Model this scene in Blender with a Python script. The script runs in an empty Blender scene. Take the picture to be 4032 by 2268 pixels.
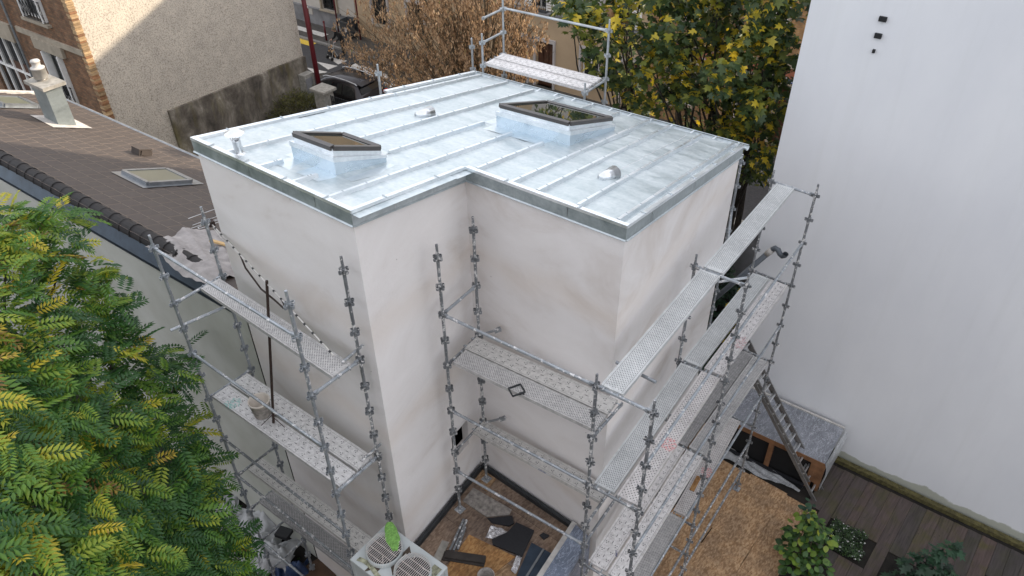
import bpy, bmesh, math, random
import numpy as np
from mathutils import Matrix, Vector

random.seed(11); rng = np.random.default_rng(7)
R = math.radians
scn = bpy.context.scene
COL = scn.collection

# ------------------------------------------------------------------ camera, light, exposure
cam_d = bpy.data.cameras.new('camera'); cam = bpy.data.objects.new('camera', cam_d); COL.objects.link(cam)
cam_d.sensor_width = 36.0; cam_d.lens = 26.756; cam_d.clip_start = 0.1; cam_d.clip_end = 600
rt = Vector((0.76713, 0.64136, -0.01267)); dn = Vector((0.38625, -0.47758, -0.78913)); fw = Vector((-0.51217, 0.60048, -0.61409))
cam.matrix_world = Matrix(((rt.x, -dn.x, -fw.x, 3.9264), (rt.y, -dn.y, -fw.y, -6.7640), (rt.z, -dn.z, -fw.z, 15.2104), (0, 0, 0, 1)))
scn.camera = cam

SUN_EL, SUN_DIR = R(23), Vector((0.656, 0.755))
world = bpy.data.worlds.new('World'); scn.world = world; world.use_nodes = True
wn = world.node_tree.nodes; wl = world.node_tree.links
bg = wn['Background']; sky = wn.new('ShaderNodeTexSky'); sky.sky_type = 'NISHITA'; sky.sun_disc = False
sky.sun_elevation = SUN_EL; sky.sun_rotation = math.atan2(SUN_DIR.x, SUN_DIR.y)
sky.air_density = 1.0; sky.dust_density = 1.6; sky.ozone_density = 1.0
wmix = wn.new('ShaderNodeMix'); wmix.data_type = 'RGBA'; wmix.inputs['Factor'].default_value = 0.60
wmix.inputs[7].default_value = (7.4, 7.25, 7.3, 1)          # thin bright veil of high cloud over the blue
wl.new(sky.outputs[0], wmix.inputs[6]); wl.new(wmix.outputs[2], bg.inputs['Color'])
bg.inputs['Strength'].default_value = 0.13
sl = bpy.data.lights.new('sun', 'SUN'); so = bpy.data.objects.new('sun', sl); COL.objects.link(so)
sl.energy = 2.9; sl.angle = R(0.7); sl.color = (1.0, 0.86, 0.68)
sv = Vector((SUN_DIR.x * math.cos(SUN_EL), SUN_DIR.y * math.cos(SUN_EL), math.sin(SUN_EL)))
so.rotation_euler = sv.to_track_quat('Z', 'Y').to_euler(); so.location = (20, 10, 40)
vs = scn.view_settings
vs.view_transform = 'Standard'; vs.look = 'None'; vs.exposure = 1.2; vs.gamma = 1; vs.use_curve_mapping = False
scn.cycles.max_bounces = 6; scn.cycles.diffuse_bounces = 3; scn.cycles.glossy_bounces = 3; scn.cycles.transparent_max_bounces = 12

# ------------------------------------------------------------------ materials
MATS = {}
def new_mat(name):
    m = bpy.data.materials.new(name); m.use_nodes = True; MATS[name] = m
    return m, m.node_tree.nodes, m.node_tree.links, m.node_tree.nodes['Principled BSDF']
def ramp(nt, stops):
    r = nt.nodes.new('ShaderNodeValToRGB'); e = r.color_ramp.elements
    while len(e) < len(stops): e.new(0.5)
    for el, (p, c) in zip(e, stops):
        el.position = p; el.color = (*c, 1) if len(c) == 3 else c
    return r
def coords(nt, kind='Object', scale=(1, 1, 1), rot=(0, 0, 0)):
    tc = nt.nodes.new('ShaderNodeTexCoord'); mp = nt.nodes.new('ShaderNodeMapping')
    mp.inputs['Scale'].default_value = scale; mp.inputs['Rotation'].default_value = rot
    nt.links.new(tc.outputs[kind], mp.inputs['Vector']); return mp.outputs['Vector']
def noise(nt, vec, scale, detail=4, rough=.55, dist=0):
    n = nt.nodes.new('ShaderNodeTexNoise'); n.inputs['Scale'].default_value = scale; n.inputs['Detail'].default_value = detail
    n.inputs['Roughness'].default_value = rough; n.inputs['Distortion'].default_value = dist
    nt.links.new(vec, n.inputs['Vector']); return n.outputs['Fac']
def mixc(nt, fac, a, b, mode='MIX'):
    m = nt.nodes.new('ShaderNodeMix'); m.data_type = 'RGBA'; m.blend_type = mode
    for sock, v in ((m.inputs['Factor'], fac), (m.inputs[6], a), (m.inputs[7], b)):
        if hasattr(v, 'links'): nt.links.new(v, sock)
        elif isinstance(v, (int, float)): sock.default_value = v
        else: sock.default_value = (*v, 1)
    return m.outputs[2]
def math_(nt, op, a, b=None, c=None):
    n = nt.nodes.new('ShaderNodeMath'); n.operation = op
    for i, v in enumerate((a, b, c)):
        if v is None: continue
        if hasattr(v, 'links'): nt.links.new(v, n.inputs[i])
        else: n.inputs[i].default_value = v
    return n.outputs[0]
def bump(nt, b, h, strength=.3, dist=.01):
    n = nt.nodes.new('ShaderNodeBump'); n.inputs['Strength'].default_value = strength; n.inputs['Distance'].default_value = dist
    nt.links.new(h, n.inputs['Height']); nt.links.new(n.outputs['Normal'], b.inputs['Normal'])

def simple(name, c, rough=.6, metal=0.0, var=.18, scale=6, bmp=0.0, bscale=40, c2=None, spec=None, objvar=0.0):
    m, n, l, b = new_mat(name); nt = m.node_tree
    v = coords(nt)
    f = noise(nt, v, scale, 5)
    c2 = c2 or tuple(max(0, x * (1 - 2 * var)) for x in c)
    r = ramp(nt, [(.3, c2), (.7, c)]); l.new(f, r.inputs[0]); out = r.outputs[0]
    if objvar:
        oi = n.new('ShaderNodeObjectInfo')
        hs = n.new('ShaderNodeHueSaturation'); l.new(out, hs.inputs['Color'])
        l.new(math_(nt, 'MULTIPLY_ADD', oi.outputs['Random'], 2 * objvar, 1 - objvar), hs.inputs['Value']); out = hs.outputs[0]
    l.new(out, b.inputs['Base Color']); b.inputs['Roughness'].default_value = rough; b.inputs['Metallic'].default_value = metal
    if spec is not None: b.inputs['Specular IOR Level'].default_value = spec
    if bmp: bump(nt, b, noise(nt, v, bscale, 3), bmp)
    return m

def mat_plaster():
    m, n, l, b = new_mat('fresh_plaster'); nt = m.node_tree
    v = coords(nt)
    big = noise(nt, coords(nt, scale=(.5, .5, .9)), 1.1, 5, .6, .6)
    fine = noise(nt, v, 9, 4)
    r = ramp(nt, [(.30, (.56, .51, .475)), (.46, (.68, .65, .635)), (.66, (.735, .71, .70))]); l.new(big, r.inputs[0])
    out = mixc(nt, math_(nt, 'MULTIPLY', fine, .25), r.outputs[0], (.76, .74, .735))
    # brownish horizontal bands repeating up the wall, edges broken by noise
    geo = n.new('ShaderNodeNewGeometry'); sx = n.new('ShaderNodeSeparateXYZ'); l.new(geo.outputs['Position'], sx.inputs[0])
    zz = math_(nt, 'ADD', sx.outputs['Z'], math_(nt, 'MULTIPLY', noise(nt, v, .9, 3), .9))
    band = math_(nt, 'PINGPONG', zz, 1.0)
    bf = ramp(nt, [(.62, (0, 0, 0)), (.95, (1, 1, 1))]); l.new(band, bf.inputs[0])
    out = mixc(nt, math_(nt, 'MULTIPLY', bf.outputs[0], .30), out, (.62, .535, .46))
    vor = n.new('ShaderNodeTexVoronoi'); vor.inputs['Scale'].default_value = 1.7; l.new(v, vor.inputs['Vector'])
    sp = math_(nt, 'LESS_THAN', vor.outputs['Distance'], .018)
    out = mixc(nt, math_(nt, 'MULTIPLY', sp, .6), out, (.2, .18, .17))
    l.new(out, b.inputs['Base Color']); b.inputs['Roughness'].default_value = .85
    bump(nt, b, math_(nt, 'ADD', noise(nt, v, 30, 5, .7), math_(nt, 'MULTIPLY', noise(nt, v, 4, 3), 2.0)), .28, .012)
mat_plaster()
def mat_white_render():
    m, n, l, b = new_mat('white_render'); nt = m.node_tree
    f = noise(nt, coords(nt, scale=(.5, .5, .25)), 1.2, 5, .6)
    r = ramp(nt, [(.3, (.66, .672, .70)), (.7, (.725, .735, .755))]); l.new(f, r.inputs[0]); out = r.outputs[0]
    st = noise(nt, coords(nt, scale=(1.6, 1.6, .10)), 2.4, 5, .65); sr = ramp(nt, [(.50, (1, 1, 1)), (.80, (.955, .955, .945))]); l.new(st, sr.inputs[0]); out = mixc(nt, .9, out, sr.outputs[0], 'MULTIPLY')
    geo = n.new('ShaderNodeNewGeometry'); sx = n.new('ShaderNodeSeparateXYZ'); l.new(geo.outputs['Position'], sx.inputs[0])
    zz = math_(nt, 'ADD', sx.outputs['Z'], math_(nt, 'MULTIPLY', noise(nt, coords(nt), 1.7, 5), -.5))
    al = ramp(nt, [(-.0, (1, 1, 1)), (.04, (0, 0, 0))]); l.new(zz, al.inputs[0])
    out = mixc(nt, math_(nt, 'MULTIPLY', al.outputs[0], .7), out, (.25, .26, .17))       # algae at the foot of the wall
    l.new(out, b.inputs['Base Color']); b.inputs['Roughness'].default_value = .8
    bump(nt, b, noise(nt, coords(nt), 45, 3), .08, .004)
mat_white_render()
def mat_zinc(name, a, c, rough, streak=True, metal=.82, dirs=(1, .22, 1)):
    m, n, l, b = new_mat(name); nt = m.node_tree
    v = coords(nt, scale=dirs, rot=(0, 0, R(-7.8)))
    f = noise(nt, v, 3.2, 7, .66, .5); f2 = noise(nt, coords(nt), 14, 5, .6)
    fm = math_(nt, 'MULTIPLY_ADD', f2, .35, math_(nt, 'MULTIPLY', f, .65))
    r = ramp(nt, [(.33, a), (.62, c)]); l.new(fm, r.inputs[0])
    l.new(r.outputs[0], b.inputs['Base Color']); b.inputs['Metallic'].default_value = metal
    rr = ramp(nt, [(.3, (rough * .8,) * 3), (.7, (min(1, rough * 1.35),) * 3)]); l.new(f, rr.inputs[0]); l.new(rr.outputs[0], b.inputs['Roughness'])
    bump(nt, b, noise(nt, coords(nt, scale=(1, 1, 1)), 2.6, 2), .06, .02)
mat_zinc('zinc_roof', (.44, .515, .54), (.69, .735, .745), .46, dirs=(.30, 1.1, 1))
mat_zinc('zinc_new', (.56, .66, .74), (.68, .77, .84), .26)
mat_zinc('zinc_apron', (.56, .64, .68), (.74, .80, .83), .34)
mat_zinc('zinc_trim', (.64, .69, .72), (.88, .91, .93), .34)
mat_zinc('zinc_fascia', (.22, .26, .27), (.40, .45, .46), .36, metal=.5)
mat_zinc('zinc_old', (.20, .23, .23), (.30, .335, .335), .5, metal=.4)
mat_zinc('zinc_dull', (.36, .40, .42), (.55, .60, .62), .45, metal=.5)
simple('flashing_blue', (.055, .080, .115), .42, .5, .2, 4)
simple('gutter_grey', (.30, .32, .34), .4, .6)
simple('steel_bright', (.75, .77, .79), .28, .95, .08, 8)
simple('skylight_frame', (.075, .068, .065), .38, .3, .1)
simple('black_matte', (.010, .011, .013), .75, 0, .1)
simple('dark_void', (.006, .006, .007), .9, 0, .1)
simple('black_board', (.013, .014, .018), .6, 0, .2, 30, .2, 200)
simple('steel_dark', (.05, .055, .06), .55, .5, .2)
def mat_glass(name, c, rough=.03):
    m, n, l, b = new_mat(name); b.inputs['Base Color'].default_value = (*c, 1); b.inputs['Roughness'].default_value = rough
    b.inputs['Metallic'].default_value = 0; b.inputs['Specular IOR Level'].default_value = .8; b.inputs['Coat Weight'].default_value = .6; b.inputs['Coat Roughness'].default_value = .02
mat_glass('window_glass', (.012, .014, .015)); mat_glass('roof_glass', (.030, .038, .028)); simple('pale_glass', (.15, .155, .115), .35, 0, .08, 2)
simple('roughcast', (.54, .49, .42), .95, 0, .16, 2.2, .9, 26, c2=(.45, .405, .35))
def mat_rough():
    m = MATS['roughcast']; nt = m.node_tree; b = nt.nodes['Principled BSDF']
    src = b.inputs['Base Color'].links[0].from_socket
    f = noise(nt, coords(nt), 22, 3, .7); r = ramp(nt, [(.36, (.45, .44, .42)), (.52, (1, 1, 1)), (.68, (1.12, 1.1, 1.05))]); nt.links.new(f, r.inputs[0])
    nt.links.new(mixc(nt, .85, src, r.outputs[0], 'MULTIPLY'), b.inputs['Base Color'])
mat_rough()
def mat_mossy():
    m, n, l, b = new_mat('mossy_concrete'); nt = m.node_tree
    v = coords(nt); f = noise(nt, coords(nt, scale=(1, 1, .6)), 1.3, 8, .70, .25)
    r = ramp(nt, [(.36, (.055, .046, .038)), (.5, (.13, .112, .09)), (.60, (.22, .195, .16)), (.69, (.40, .37, .32))]); l.new(f, r.inputs[0])
    g = noise(nt, coords(nt, scale=(1, 1, .3)), 1.4, 4); gr = ramp(nt, [(.55, (0, 0, 0)), (.7, (1, 1, 1))]); l.new(g, gr.inputs[0])
    l.new(mixc(nt, math_(nt, 'MULTIPLY', gr.outputs[0], .5), r.outputs[0], (.15, .125, .03)), b.inputs['Base Color'])
    b.inputs['Roughness'].default_value = .95; bump(nt, b, noise(nt, v, 18, 5), .5, .02)
mat_mossy()
def mat_brickwall(name, c1, c2, mortar, scale=1.0, rot=0):
    m, n, l, b = new_mat(name); nt = m.node_tree
    tc = n.new('ShaderNodeTexCoord'); sx = n.new('ShaderNodeSeparateXYZ'); cb = n.new('ShaderNodeCombineXYZ')
    l.new(tc.outputs['Object'], sx.inputs[0]); l.new(sx.outputs['X'], cb.inputs['X']); l.new(sx.outputs['Z'], cb.inputs['Y'])
    br = n.new('ShaderNodeTexBrick'); l.new(cb.outputs[0], br.inputs['Vector'])
    br.inputs['Scale'].default_value = scale; br.inputs['Brick Width'].default_value = .23; br.inputs['Row Height'].default_value = .075
    br.inputs['Mortar Size'].default_value = .008; br.inputs['Color1'].default_value = (*c1, 1); br.inputs['Color2'].default_value = (*c2, 1); br.inputs['Mortar'].default_value = (*mortar, 1)
    f = noise(nt, tc.outputs['Object'], 3, 5); r = ramp(nt, [(.3, (.55, .5, .45)), (.7, (1.25, 1.2, 1.1))]); l.new(f, r.inputs[0])
    l.new(mixc(nt, 1, br.outputs['Color'], r.outputs[0], 'MULTIPLY'), b.inputs['Base Color']); b.inputs['Roughness'].default_value = .92
    bump(nt, b, math_(nt, 'SUBTRACT', 1, br.outputs['Fac']), .6, .01)
mat_brickwall('old_brick', (.25, .13, .07), (.14, .085, .05), (.10, .08, .065))
mat_brickwall('yellow_brick', (.36, .22, .10), (.26, .15, .075), (.28, .22, .16))
simple('brick_yellow', (.44, .30, .165), .9, 0, .15, 9, .3, 60, objvar=.35)
simple('brick_red', (.33, .17, .085), .9, 0, .2, 9, .3, 60, objvar=.3)
simple('stone_trim', (.36, .31, .24), .9, 0, .15, 3, .2)
simple('tile_brown', (.066, .052, .045), .72, 0, .10, 5, .15, 60, objvar=.07)
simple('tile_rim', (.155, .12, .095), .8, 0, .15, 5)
simple('ridge_dark', (.012, .010, .0105), .8, 0, .15, 6)
simple('mortar_white', (.62, .58, .54), .9, 0, .2, 8, .3)
simple('garden_wall_render', (.56, .575, .54), .85, 0, .12, .8, .1, 30, c2=(.42, .43, .38))
simple('facade_white', (.50, .47, .43), .9, 0, .12, 1.2, .1)
simple('facade_grey', (.25, .25, .26), .9, 0, .25, 1.4, .15)
simple('facade_beige', (.46, .345, .225), .9, 0, .08, 1.0, .1)
simple('facade_pale', (.46, .43, .42), .9, 0, .1, 1.0)
simple('facade_red', (.33, .12, .07), .9, 0, .15, 3)
simple('paint_white', (.78, .77, .75), .6, 0, .06, 5)
simple('door_brown', (.10, .042, .022), .55, 0, .25, 6)
simple('slate', (.06, .065, .075), .5, 0, .2, 8)
simple('asphalt', (.055, .055, .058), .9, 0, .18, 12, .3, 180)
simple('pavement', (.085, .078, .07), .9, 0, .25, 5, .3, 120)
simple('kerb_stone', (.24, .235, .225), .85, 0, .15, 6)
simple('road_white', (.62, .60, .57), .8, 0, .15, 9)
simple('road_yellow', (.72, .50, .06), .8, 0, .15, 9)
simple('soil', (.018, .0145, .011), .95, 0, .35, 3, .6, 30)
simple('red_paint', (.115, .012, .018), .35, 0, .15, 2)
simple('bin_grey', (.055, .06, .068), .5, 0, .12, 6)
simple('car_paint', (.035, .032, .034), .18, .55, .05, 3)
simple('car_silver', (.30, .29, .29), .3, .6, .05)
simple('rubber', (.012, .012, .012), .8)
simple('tail_red', (.45, .008, .012), .2)
simple('cloth_black', (.008, .008, .010), .9, 0, .2, 20)
simple('skin', (.45, .27, .19), .6)
simple('hair_fair', (.22, .16, .10), .8, 0, .3, 40)
simple('bark', (.045, .036, .028), .95, 0, .3, 14, .6, 60)
simple('twig', (.115, .085, .05), .9, 0, .25, 10)
simple('concrete_pale', (.38, .36, .32), .95, 0, .22, 7, .4, 50)
simple('pvc_grey', (.10, .115, .135), .5, 0, .15, 4)
simple('pvc_white', (.55, .53, .50), .6)
simple('ac_white', (.43, .46, .46), .5, 0, .08, 3)
simple('grille_white', (.66, .61, .57), .5)
simple('grime', (.10, .075, .055), .95, 0, .4, 12)
simple('lichen', (.40, .40, .28), .95, 0, .4, 16, .6, 60)
simple('rag_green', (.19, .40, .09), .9, 0, .25, 30, .5, 60)
simple('tarp_grey', (.36, .335, .325), .75, 0, .2, 5, .4, 25)
simple('sheet_white', (.44, .45, .46), .8, 0, .15, 4, .3, 25)
simple('bag_blue', (.025, .055, .14), .5, 0, .25, 6, .4, 20)
simple('plywood_dark', (.085, .045, .022), .8, 0, .3, 4)
simple('pine_wood', (.58, .39, .18), .7, 0, .12, 6)
simple('rust_brown', (.045, .026, .020), .7, .2, .25, 12)
simple('alu', (.62, .63, .64), .35, .7, .1)
simple('ladder_alu', (.20, .195, .19), .5, .4, .2, 8)
simple('bucket_white', (.66, .60, .53), .6, 0, .12, 8)
simple('bucket_dirty', (.33, .30, .27), .8, 0, .3, 14)
simple('timber_frame', (.25, .12, .055), .8, 0, .25, 5)
simple('timber_grey', (.048, .040, .035), .85, 0, .25, 5, .2)
simple('blue_plate', (.02, .09, .30), .4)
simple('sticker_white', (.72, .72, .72), .5)
simple('paint_orange', (.80, .14, .04), .6)
simple('ink_blue', (.03, .05, .22), .5)
simple('caulk', (.80, .82, .83), .5)
def mat_foil():
    m, n, l, b = new_mat('foil'); nt = m.node_tree
    b.inputs['Base Color'].default_value = (.80, .79, .80, 1); b.inputs['Metallic'].default_value = 1; b.inputs['Roughness'].default_value = .22
    bump(nt, b, noise(nt, coords(nt), 9, 5, .6, 1.5), 1.0, .08)
mat_foil()
def mat_film(name, c, alpha, rough=.28):
    m, n, l, b = new_mat(name); nt = m.node_tree
    f = noise(nt, coords(nt, scale=(1, .7, 1)), 2.2, 4, .6, .8)
    r = ramp(nt, [(.35, tuple(x * .8 for x in c)), (.65, tuple(min(1, x * 1.25) for x in c))]); l.new(f, r.inputs[0]); out = r.outputs[0]
    for k, (sc, w) in enumerate(((5, .012), (9, .016))):          # thin bright crease lines
        g = noise(nt, coords(nt, scale=(1, .35, 1), rot=(0, 0, .7 + 1.3 * k)), sc, 3, .6, 1.2)
        ln = math_(nt, 'LESS_THAN', math_(nt, 'ABSOLUTE', math_(nt, 'SUBTRACT', g, .5)), w)
        out = mixc(nt, math_(nt, 'MULTIPLY', ln, .45), out, tuple(min(1, x * 1.6 + .18) for x in c))
    l.new(out, b.inputs['Base Color']); b.inputs['Roughness'].default_value = rough; b.inputs['Alpha'].default_value = alpha
    bump(nt, b, noise(nt, coords(nt), 6, 5, .65, 1.5), .5, .04)
mat_film('film_blue', (.14, .17, .23), .90); mat_film('film_clear', (.20, .21, .235), .88); mat_film('film_pale', (.36, .37, .38), .72)
def mat_osb(name, dark, mid, lite):
    m, n, l, b = new_mat(name); nt = m.node_tree
    v = coords(nt); out = None
    cols = []
    for i, (ang, sc) in enumerate(((.4, 34), (1.5, 37), (2.5, 31))):
        vv = coords(nt, scale=(1, .42, 1), rot=(0, 0, ang)); vo = n.new('ShaderNodeTexVoronoi'); vo.inputs['Scale'].default_value = sc
        l.new(vv, vo.inputs['Vector']); sxx = n.new('ShaderNodeSeparateColor'); l.new(vo.outputs['Color'], sxx.inputs[0]); cols.append(sxx.outputs[0])
    pick = noise(nt, v, 11, 2)
    a = mixc(nt, math_(nt, 'GREATER_THAN', pick, .5), (1, 1, 1), (0, 0, 0))
    f = math_(nt, 'MULTIPLY_ADD', cols[1], .35, math_(nt, 'MULTIPLY', cols[0], .4)); f = math_(nt, 'MULTIPLY_ADD', cols[2], .25, f)
    r = ramp(nt, [(.25, dark), (.5, mid), (.75, lite)]); l.new(f, r.inputs[0])
    st = noise(nt, v, 1.7, 5, .6); sr = ramp(nt, [(.40, (.62, .64, .70)), (.60, (1, 1, 1))]); l.new(st, sr.inputs[0])
    oi = n.new('ShaderNodeObjectInfo'); hs = n.new('ShaderNodeHueSaturation'); l.new(mixc(nt, .85, r.outputs[0], sr.outputs[0], 'MULTIPLY'), hs.inputs['Color'])
    l.new(math_(nt, 'MULTIPLY_ADD', oi.outputs['Random'], .3, .85), hs.inputs['Value'])
    l.new(hs.outputs[0], b.inputs['Base Color']); b.inputs['Roughness'].default_value = .75; bump(nt, b, f, .15, .004)
mat_osb('osb', (.24, .135, .062), (.345, .210, .108), (.46, .305, .17))
mat_osb('osb_fresh', (.28, .13, .042), (.40, .20, .065), (.50, .28, .105))
mat_osb('osb_dirty', (.135, .088, .06), (.20, .138, .096), (.26, .185, .13))
def mat_deck():
    m, n, l, b = new_mat('deck_wood'); nt = m.node_tree
    f = noise(nt, coords(nt, scale=(1, .07, 1)), 26, 5, .6, .6); k = noise(nt, coords(nt), 2.2, 4)
    r = ramp(nt, [(.3, (.036, .028, .026)), (.7, (.078, .062, .057))]); l.new(f, r.inputs[0])
    g = ramp(nt, [(.45, (1, 1, 1)), (.65, (.85, .95, .62))]); l.new(k, g.inputs[0])
    oi = n.new('ShaderNodeObjectInfo'); hs = n.new('ShaderNodeHueSaturation'); l.new(mixc(nt, 1, r.outputs[0], g.outputs[0], 'MULTIPLY'), hs.inputs['Color'])
    l.new(math_(nt, 'MULTIPLY_ADD', oi.outputs['Random'], .7, .65), hs.inputs['Value'])
    l.new(math_(nt, 'MULTIPLY_ADD', oi.outputs['Random'], .9, .7), hs.inputs['Saturation'])
    vo = n.new('ShaderNodeTexVoronoi'); vo.inputs['Scale'].default_value = 4.5; l.new(coords(nt), vo.inputs['Vector'])
    kn = math_(nt, 'LESS_THAN', vo.outputs['Distance'], .07)
    l.new(mixc(nt, math_(nt, 'MULTIPLY', kn, .7), hs.outputs[0], (.02, .014, .011)), b.inputs['Base Color']); b.inputs['Roughness'].default_value = .7
    bump(nt, b, f, .25, .004)
mat_deck()
simple('moss_kerb', (.115, .10, .035), .95, 0, .35, 14, .6, 40)
# galvanised scaffold tube, splattered with plaster
def mat_tube(name, base, spl, amt):
    m, n, l, b = new_mat(name); nt = m.node_tree
    geo = n.new('ShaderNodeNewGeometry')
    f = noise(nt, geo.outputs['Position'], 16, 4, .7); f2 = noise(nt, geo.outputs['Position'], 5, 3)
    r = ramp(nt, [(.35, tuple(x * .7 for x in base)), (.65, base)]); l.new(f2, r.inputs[0])
    s = ramp(nt, [(amt, (0, 0, 0)), (amt + .06, (1, 1, 1))]); l.new(f, s.inputs[0])
    l.new(mixc(nt, s.outputs[0], r.outputs[0], spl), b.inputs['Base Color'])
    l.new(math_(nt, 'MULTIPLY_ADD', s.outputs[0], -.5, .55), b.inputs['Metallic']); l.new(math_(nt, 'MULTIPLY_ADD', s.outputs[0], .4, .45), b.inputs['Roughness'])
mat_tube('tube_galv', (.36, .39, .42), (.68, .67, .66), .57)
mat_tube('tube_dirty', (.25, .265, .28), (.60, .59, .58), .54)
mat_tube('tube_clean', (.50, .53, .55), (.70, .70, .70), .66)
# steel deck planks: punched hole pattern in the plank's own coordinates
def mat_plank(name, style, base, spl, amt, stain=None):
    m, n, l, b = new_mat(name); nt = m.node_tree
    tc = n.new('ShaderNodeTexCoord'); sx = n.new('ShaderNodeSeparateXYZ'); l.new(tc.outputs['Object'], sx.inputs[0]); x, y, z = sx.outputs
    ge = n.new('ShaderNodeNewGeometry')
    def cell(px, py, rx, ry, ox=0., oy=0.):
        a = math_(nt, 'SUBTRACT', math_(nt, 'FRACT', math_(nt, 'ADD', math_(nt, 'DIVIDE', x, px), ox)), .5)
        c = math_(nt, 'SUBTRACT', math_(nt, 'FRACT', math_(nt, 'ADD', math_(nt, 'DIVIDE', y, py), oy)), .5)
        a = math_(nt, 'MULTIPLY', a, px / rx); c = math_(nt, 'MULTIPLY', c, py / ry)
        return math_(nt, 'LESS_THAN', math_(nt, 'ADD', math_(nt, 'MULTIPLY', a, a), math_(nt, 'MULTIPLY', c, c)), 1.0)
    if style == 'mesh':
        h = math_(nt, 'MAXIMUM', cell(.046, .042, .0080, .0066), cell(.046, .042, .0080, .0066, .5, .5))
    elif style == 'dots':
        h = math_(nt, 'MAXIMUM', cell(.062, .056, .0085, .0085), cell(.062, .056, .0085, .0085, .5, .5))
    else:
        h = math_(nt, 'MAXIMUM', cell(.15, .32, .034, .0075, 0, .5), math_(nt, 'MAXIMUM', cell(.15, .16, .0105, .0105, .42, .0), math_(nt, 'MAXIMUM', cell(.15, .16, .0105, .0105, .22, .11), cell(.15, .16, .0105, .0105, .22, -.11))))
    ins = math_(nt, 'MULTIPLY', math_(nt, 'LESS_THAN', math_(nt, 'ABSOLUTE', y), .125), math_(nt, 'LESS_THAN', math_(nt, 'ABSOLUTE', x), 1.46))
    top = math_(nt, 'GREATER_THAN', z, -.004)
    h = math_(nt, 'MULTIPLY', math_(nt, 'MULTIPLY', h, ins), top)
    f = noise(nt, ge.outputs['Position'], 15, 6, .78); f2 = noise(nt, ge.outputs['Position'], 2.2, 4)
    base = tuple(.55 * v + .45 * w for v, w in zip(base, spl))
    r = ramp(nt, [(.35, tuple(v * .82 for v in base)), (.65, base)]); l.new(f2, r.inputs[0])
    s = ramp(nt, [(amt - .06, (0, 0, 0)), (amt + .14, (1, 1, 1))]); l.new(f, s.inputs[0])
    out = mixc(nt, s.outputs[0], r.outputs[0], spl)
    # long pressed ribs read as fine darker lines
    rib = math_(nt, 'LESS_THAN', math_(nt, 'ABSOLUTE', math_(nt, 'SUBTRACT', math_(nt, 'ABSOLUTE', y), .128)), .004)
    out = mixc(nt, math_(nt, 'MULTIPLY', rib, .5), out, (.12, .12, .12))
    if stain:
        sc, pos, rad = stain
        d = n.new('ShaderNodeVectorMath'); d.operation = 'DISTANCE'; l.new(tc.outputs['Object'], d.inputs[0]); d.inputs[1].default_value = (pos, -.06, 0)
        dd = math_(nt, 'ADD', d.outputs['Value'], math_(nt, 'MULTIPLY', f, rad * 1.2))
        pat = math_(nt, 'MULTIPLY', math_(nt, 'LESS_THAN', dd, rad * 1.25), math_(nt, 'GREATER_THAN', noise(nt, tc.outputs['Object'], 26, 3), .5))
        out = mixc(nt, math_(nt, 'MULTIPLY', pat, .6), out, sc)
    out = mixc(nt, math_(nt, 'MULTIPLY', h, .72 if style == 'slot' else .92), out, (.035, .036, .04))          # holes painted near black for the shade inside the box section
    l.new(out, b.inputs['Base Color'])
    l.new(math_(nt, 'MULTIPLY', math_(nt, 'SUBTRACT', 1, h), math_(nt, 'MULTIPLY_ADD', s.outputs[0], -.35, .4)), b.inputs['Metallic']); b.inputs['Roughness'].default_value = .55
mat_plank('plank_mesh', 'mesh', (.52, .55, .56), (.68, .68, .67), .56)
mat_plank('plank_mesh_dirty', 'mesh', (.40, .40, .40), (.56, .545, .53), .50)
mat_plank('plank_mesh_dark', 'mesh', (.27, .27, .275), (.42, .41, .40), .52)
mat_plank('plank_dots', 'dots', (.56, .52, .50), (.66, .64, .63), .52, ((.72, .20, .20), -.25, .20))
mat_plank('plank_slot', 'slot', (.47, .46, .455), (.66, .65, .64), .47)
mat_plank('plank_slot_pink', 'slot', (.48, .45, .445), (.64, .62, .61), .48, ((.50, .27, .28), -.55, .26))
mat_plank('plank_slot_teal', 'slot', (.46, .45, .45), (.65, .64, .635), .47, ((.13, .42, .38), -1.1, .20))
mat_plank('plank_slot_white', 'slot', (.52, .49, .47), (.72, .70, .69), .44)
mat_plank('plank_caked', 'slot', (.38, .37, .355), (.53, .515, .49), .42)
def mat_leaf(name, stops, rough=.5, trans=.25):
    m, n, l, b = new_mat(name); nt = m.node_tree
    at = n.new('ShaderNodeAttribute'); at.attribute_name = 'rnd'
    r = ramp(nt, stops); l.new(at.outputs['Fac'], r.inputs[0])
    l.new(r.outputs[0], b.inputs['Base Color']); b.inputs['Roughness'].default_value = rough
    tr = n.new('ShaderNodeBsdfTranslucent'); l.new(r.outputs[0], tr.inputs['Color'])
    mx = n.new('ShaderNodeMixShader'); mx.inputs[0].default_value = trans
    l.new(b.outputs[0], mx.inputs[1]); l.new(tr.outputs[0], mx.inputs[2]); l.new(mx.outputs[0], n['Material Output'].inputs['Surface'])
mat_leaf('leaf_ailanthus', [(0, (.014, .058, .018)), (.30, (.040, .125, .022)), (.50, (.115, .235, .022)), (.70, (.30, .36, .028)), (.88, (.60, .47, .035)), (1, (.20, .11, .035))], .5, .32)
mat_leaf('leaf_maple', [(0, (.022, .050, .022)), (.32, (.060, .095, .026)), (.48, (.17, .195, .028)), (.60, (.58, .44, .03)), (.90, (.82, .53, .025)), (1, (.24, .13, .06))], .5, .35)
mat_leaf('leaf_samara', [(0, (.17, .105, .06)), (.45, (.34, .215, .12)), (.8, (.56, .38, .22)), (.93, (.58, .40, .24)), (1, (.16, .20, .03))], .7, .3)
mat_leaf('leaf_shrub', [(0, (.018, .045, .014)), (.4, (.05, .12, .022)), (.7, (.17, .26, .03)), (1, (.42, .36, .03))])
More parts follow.
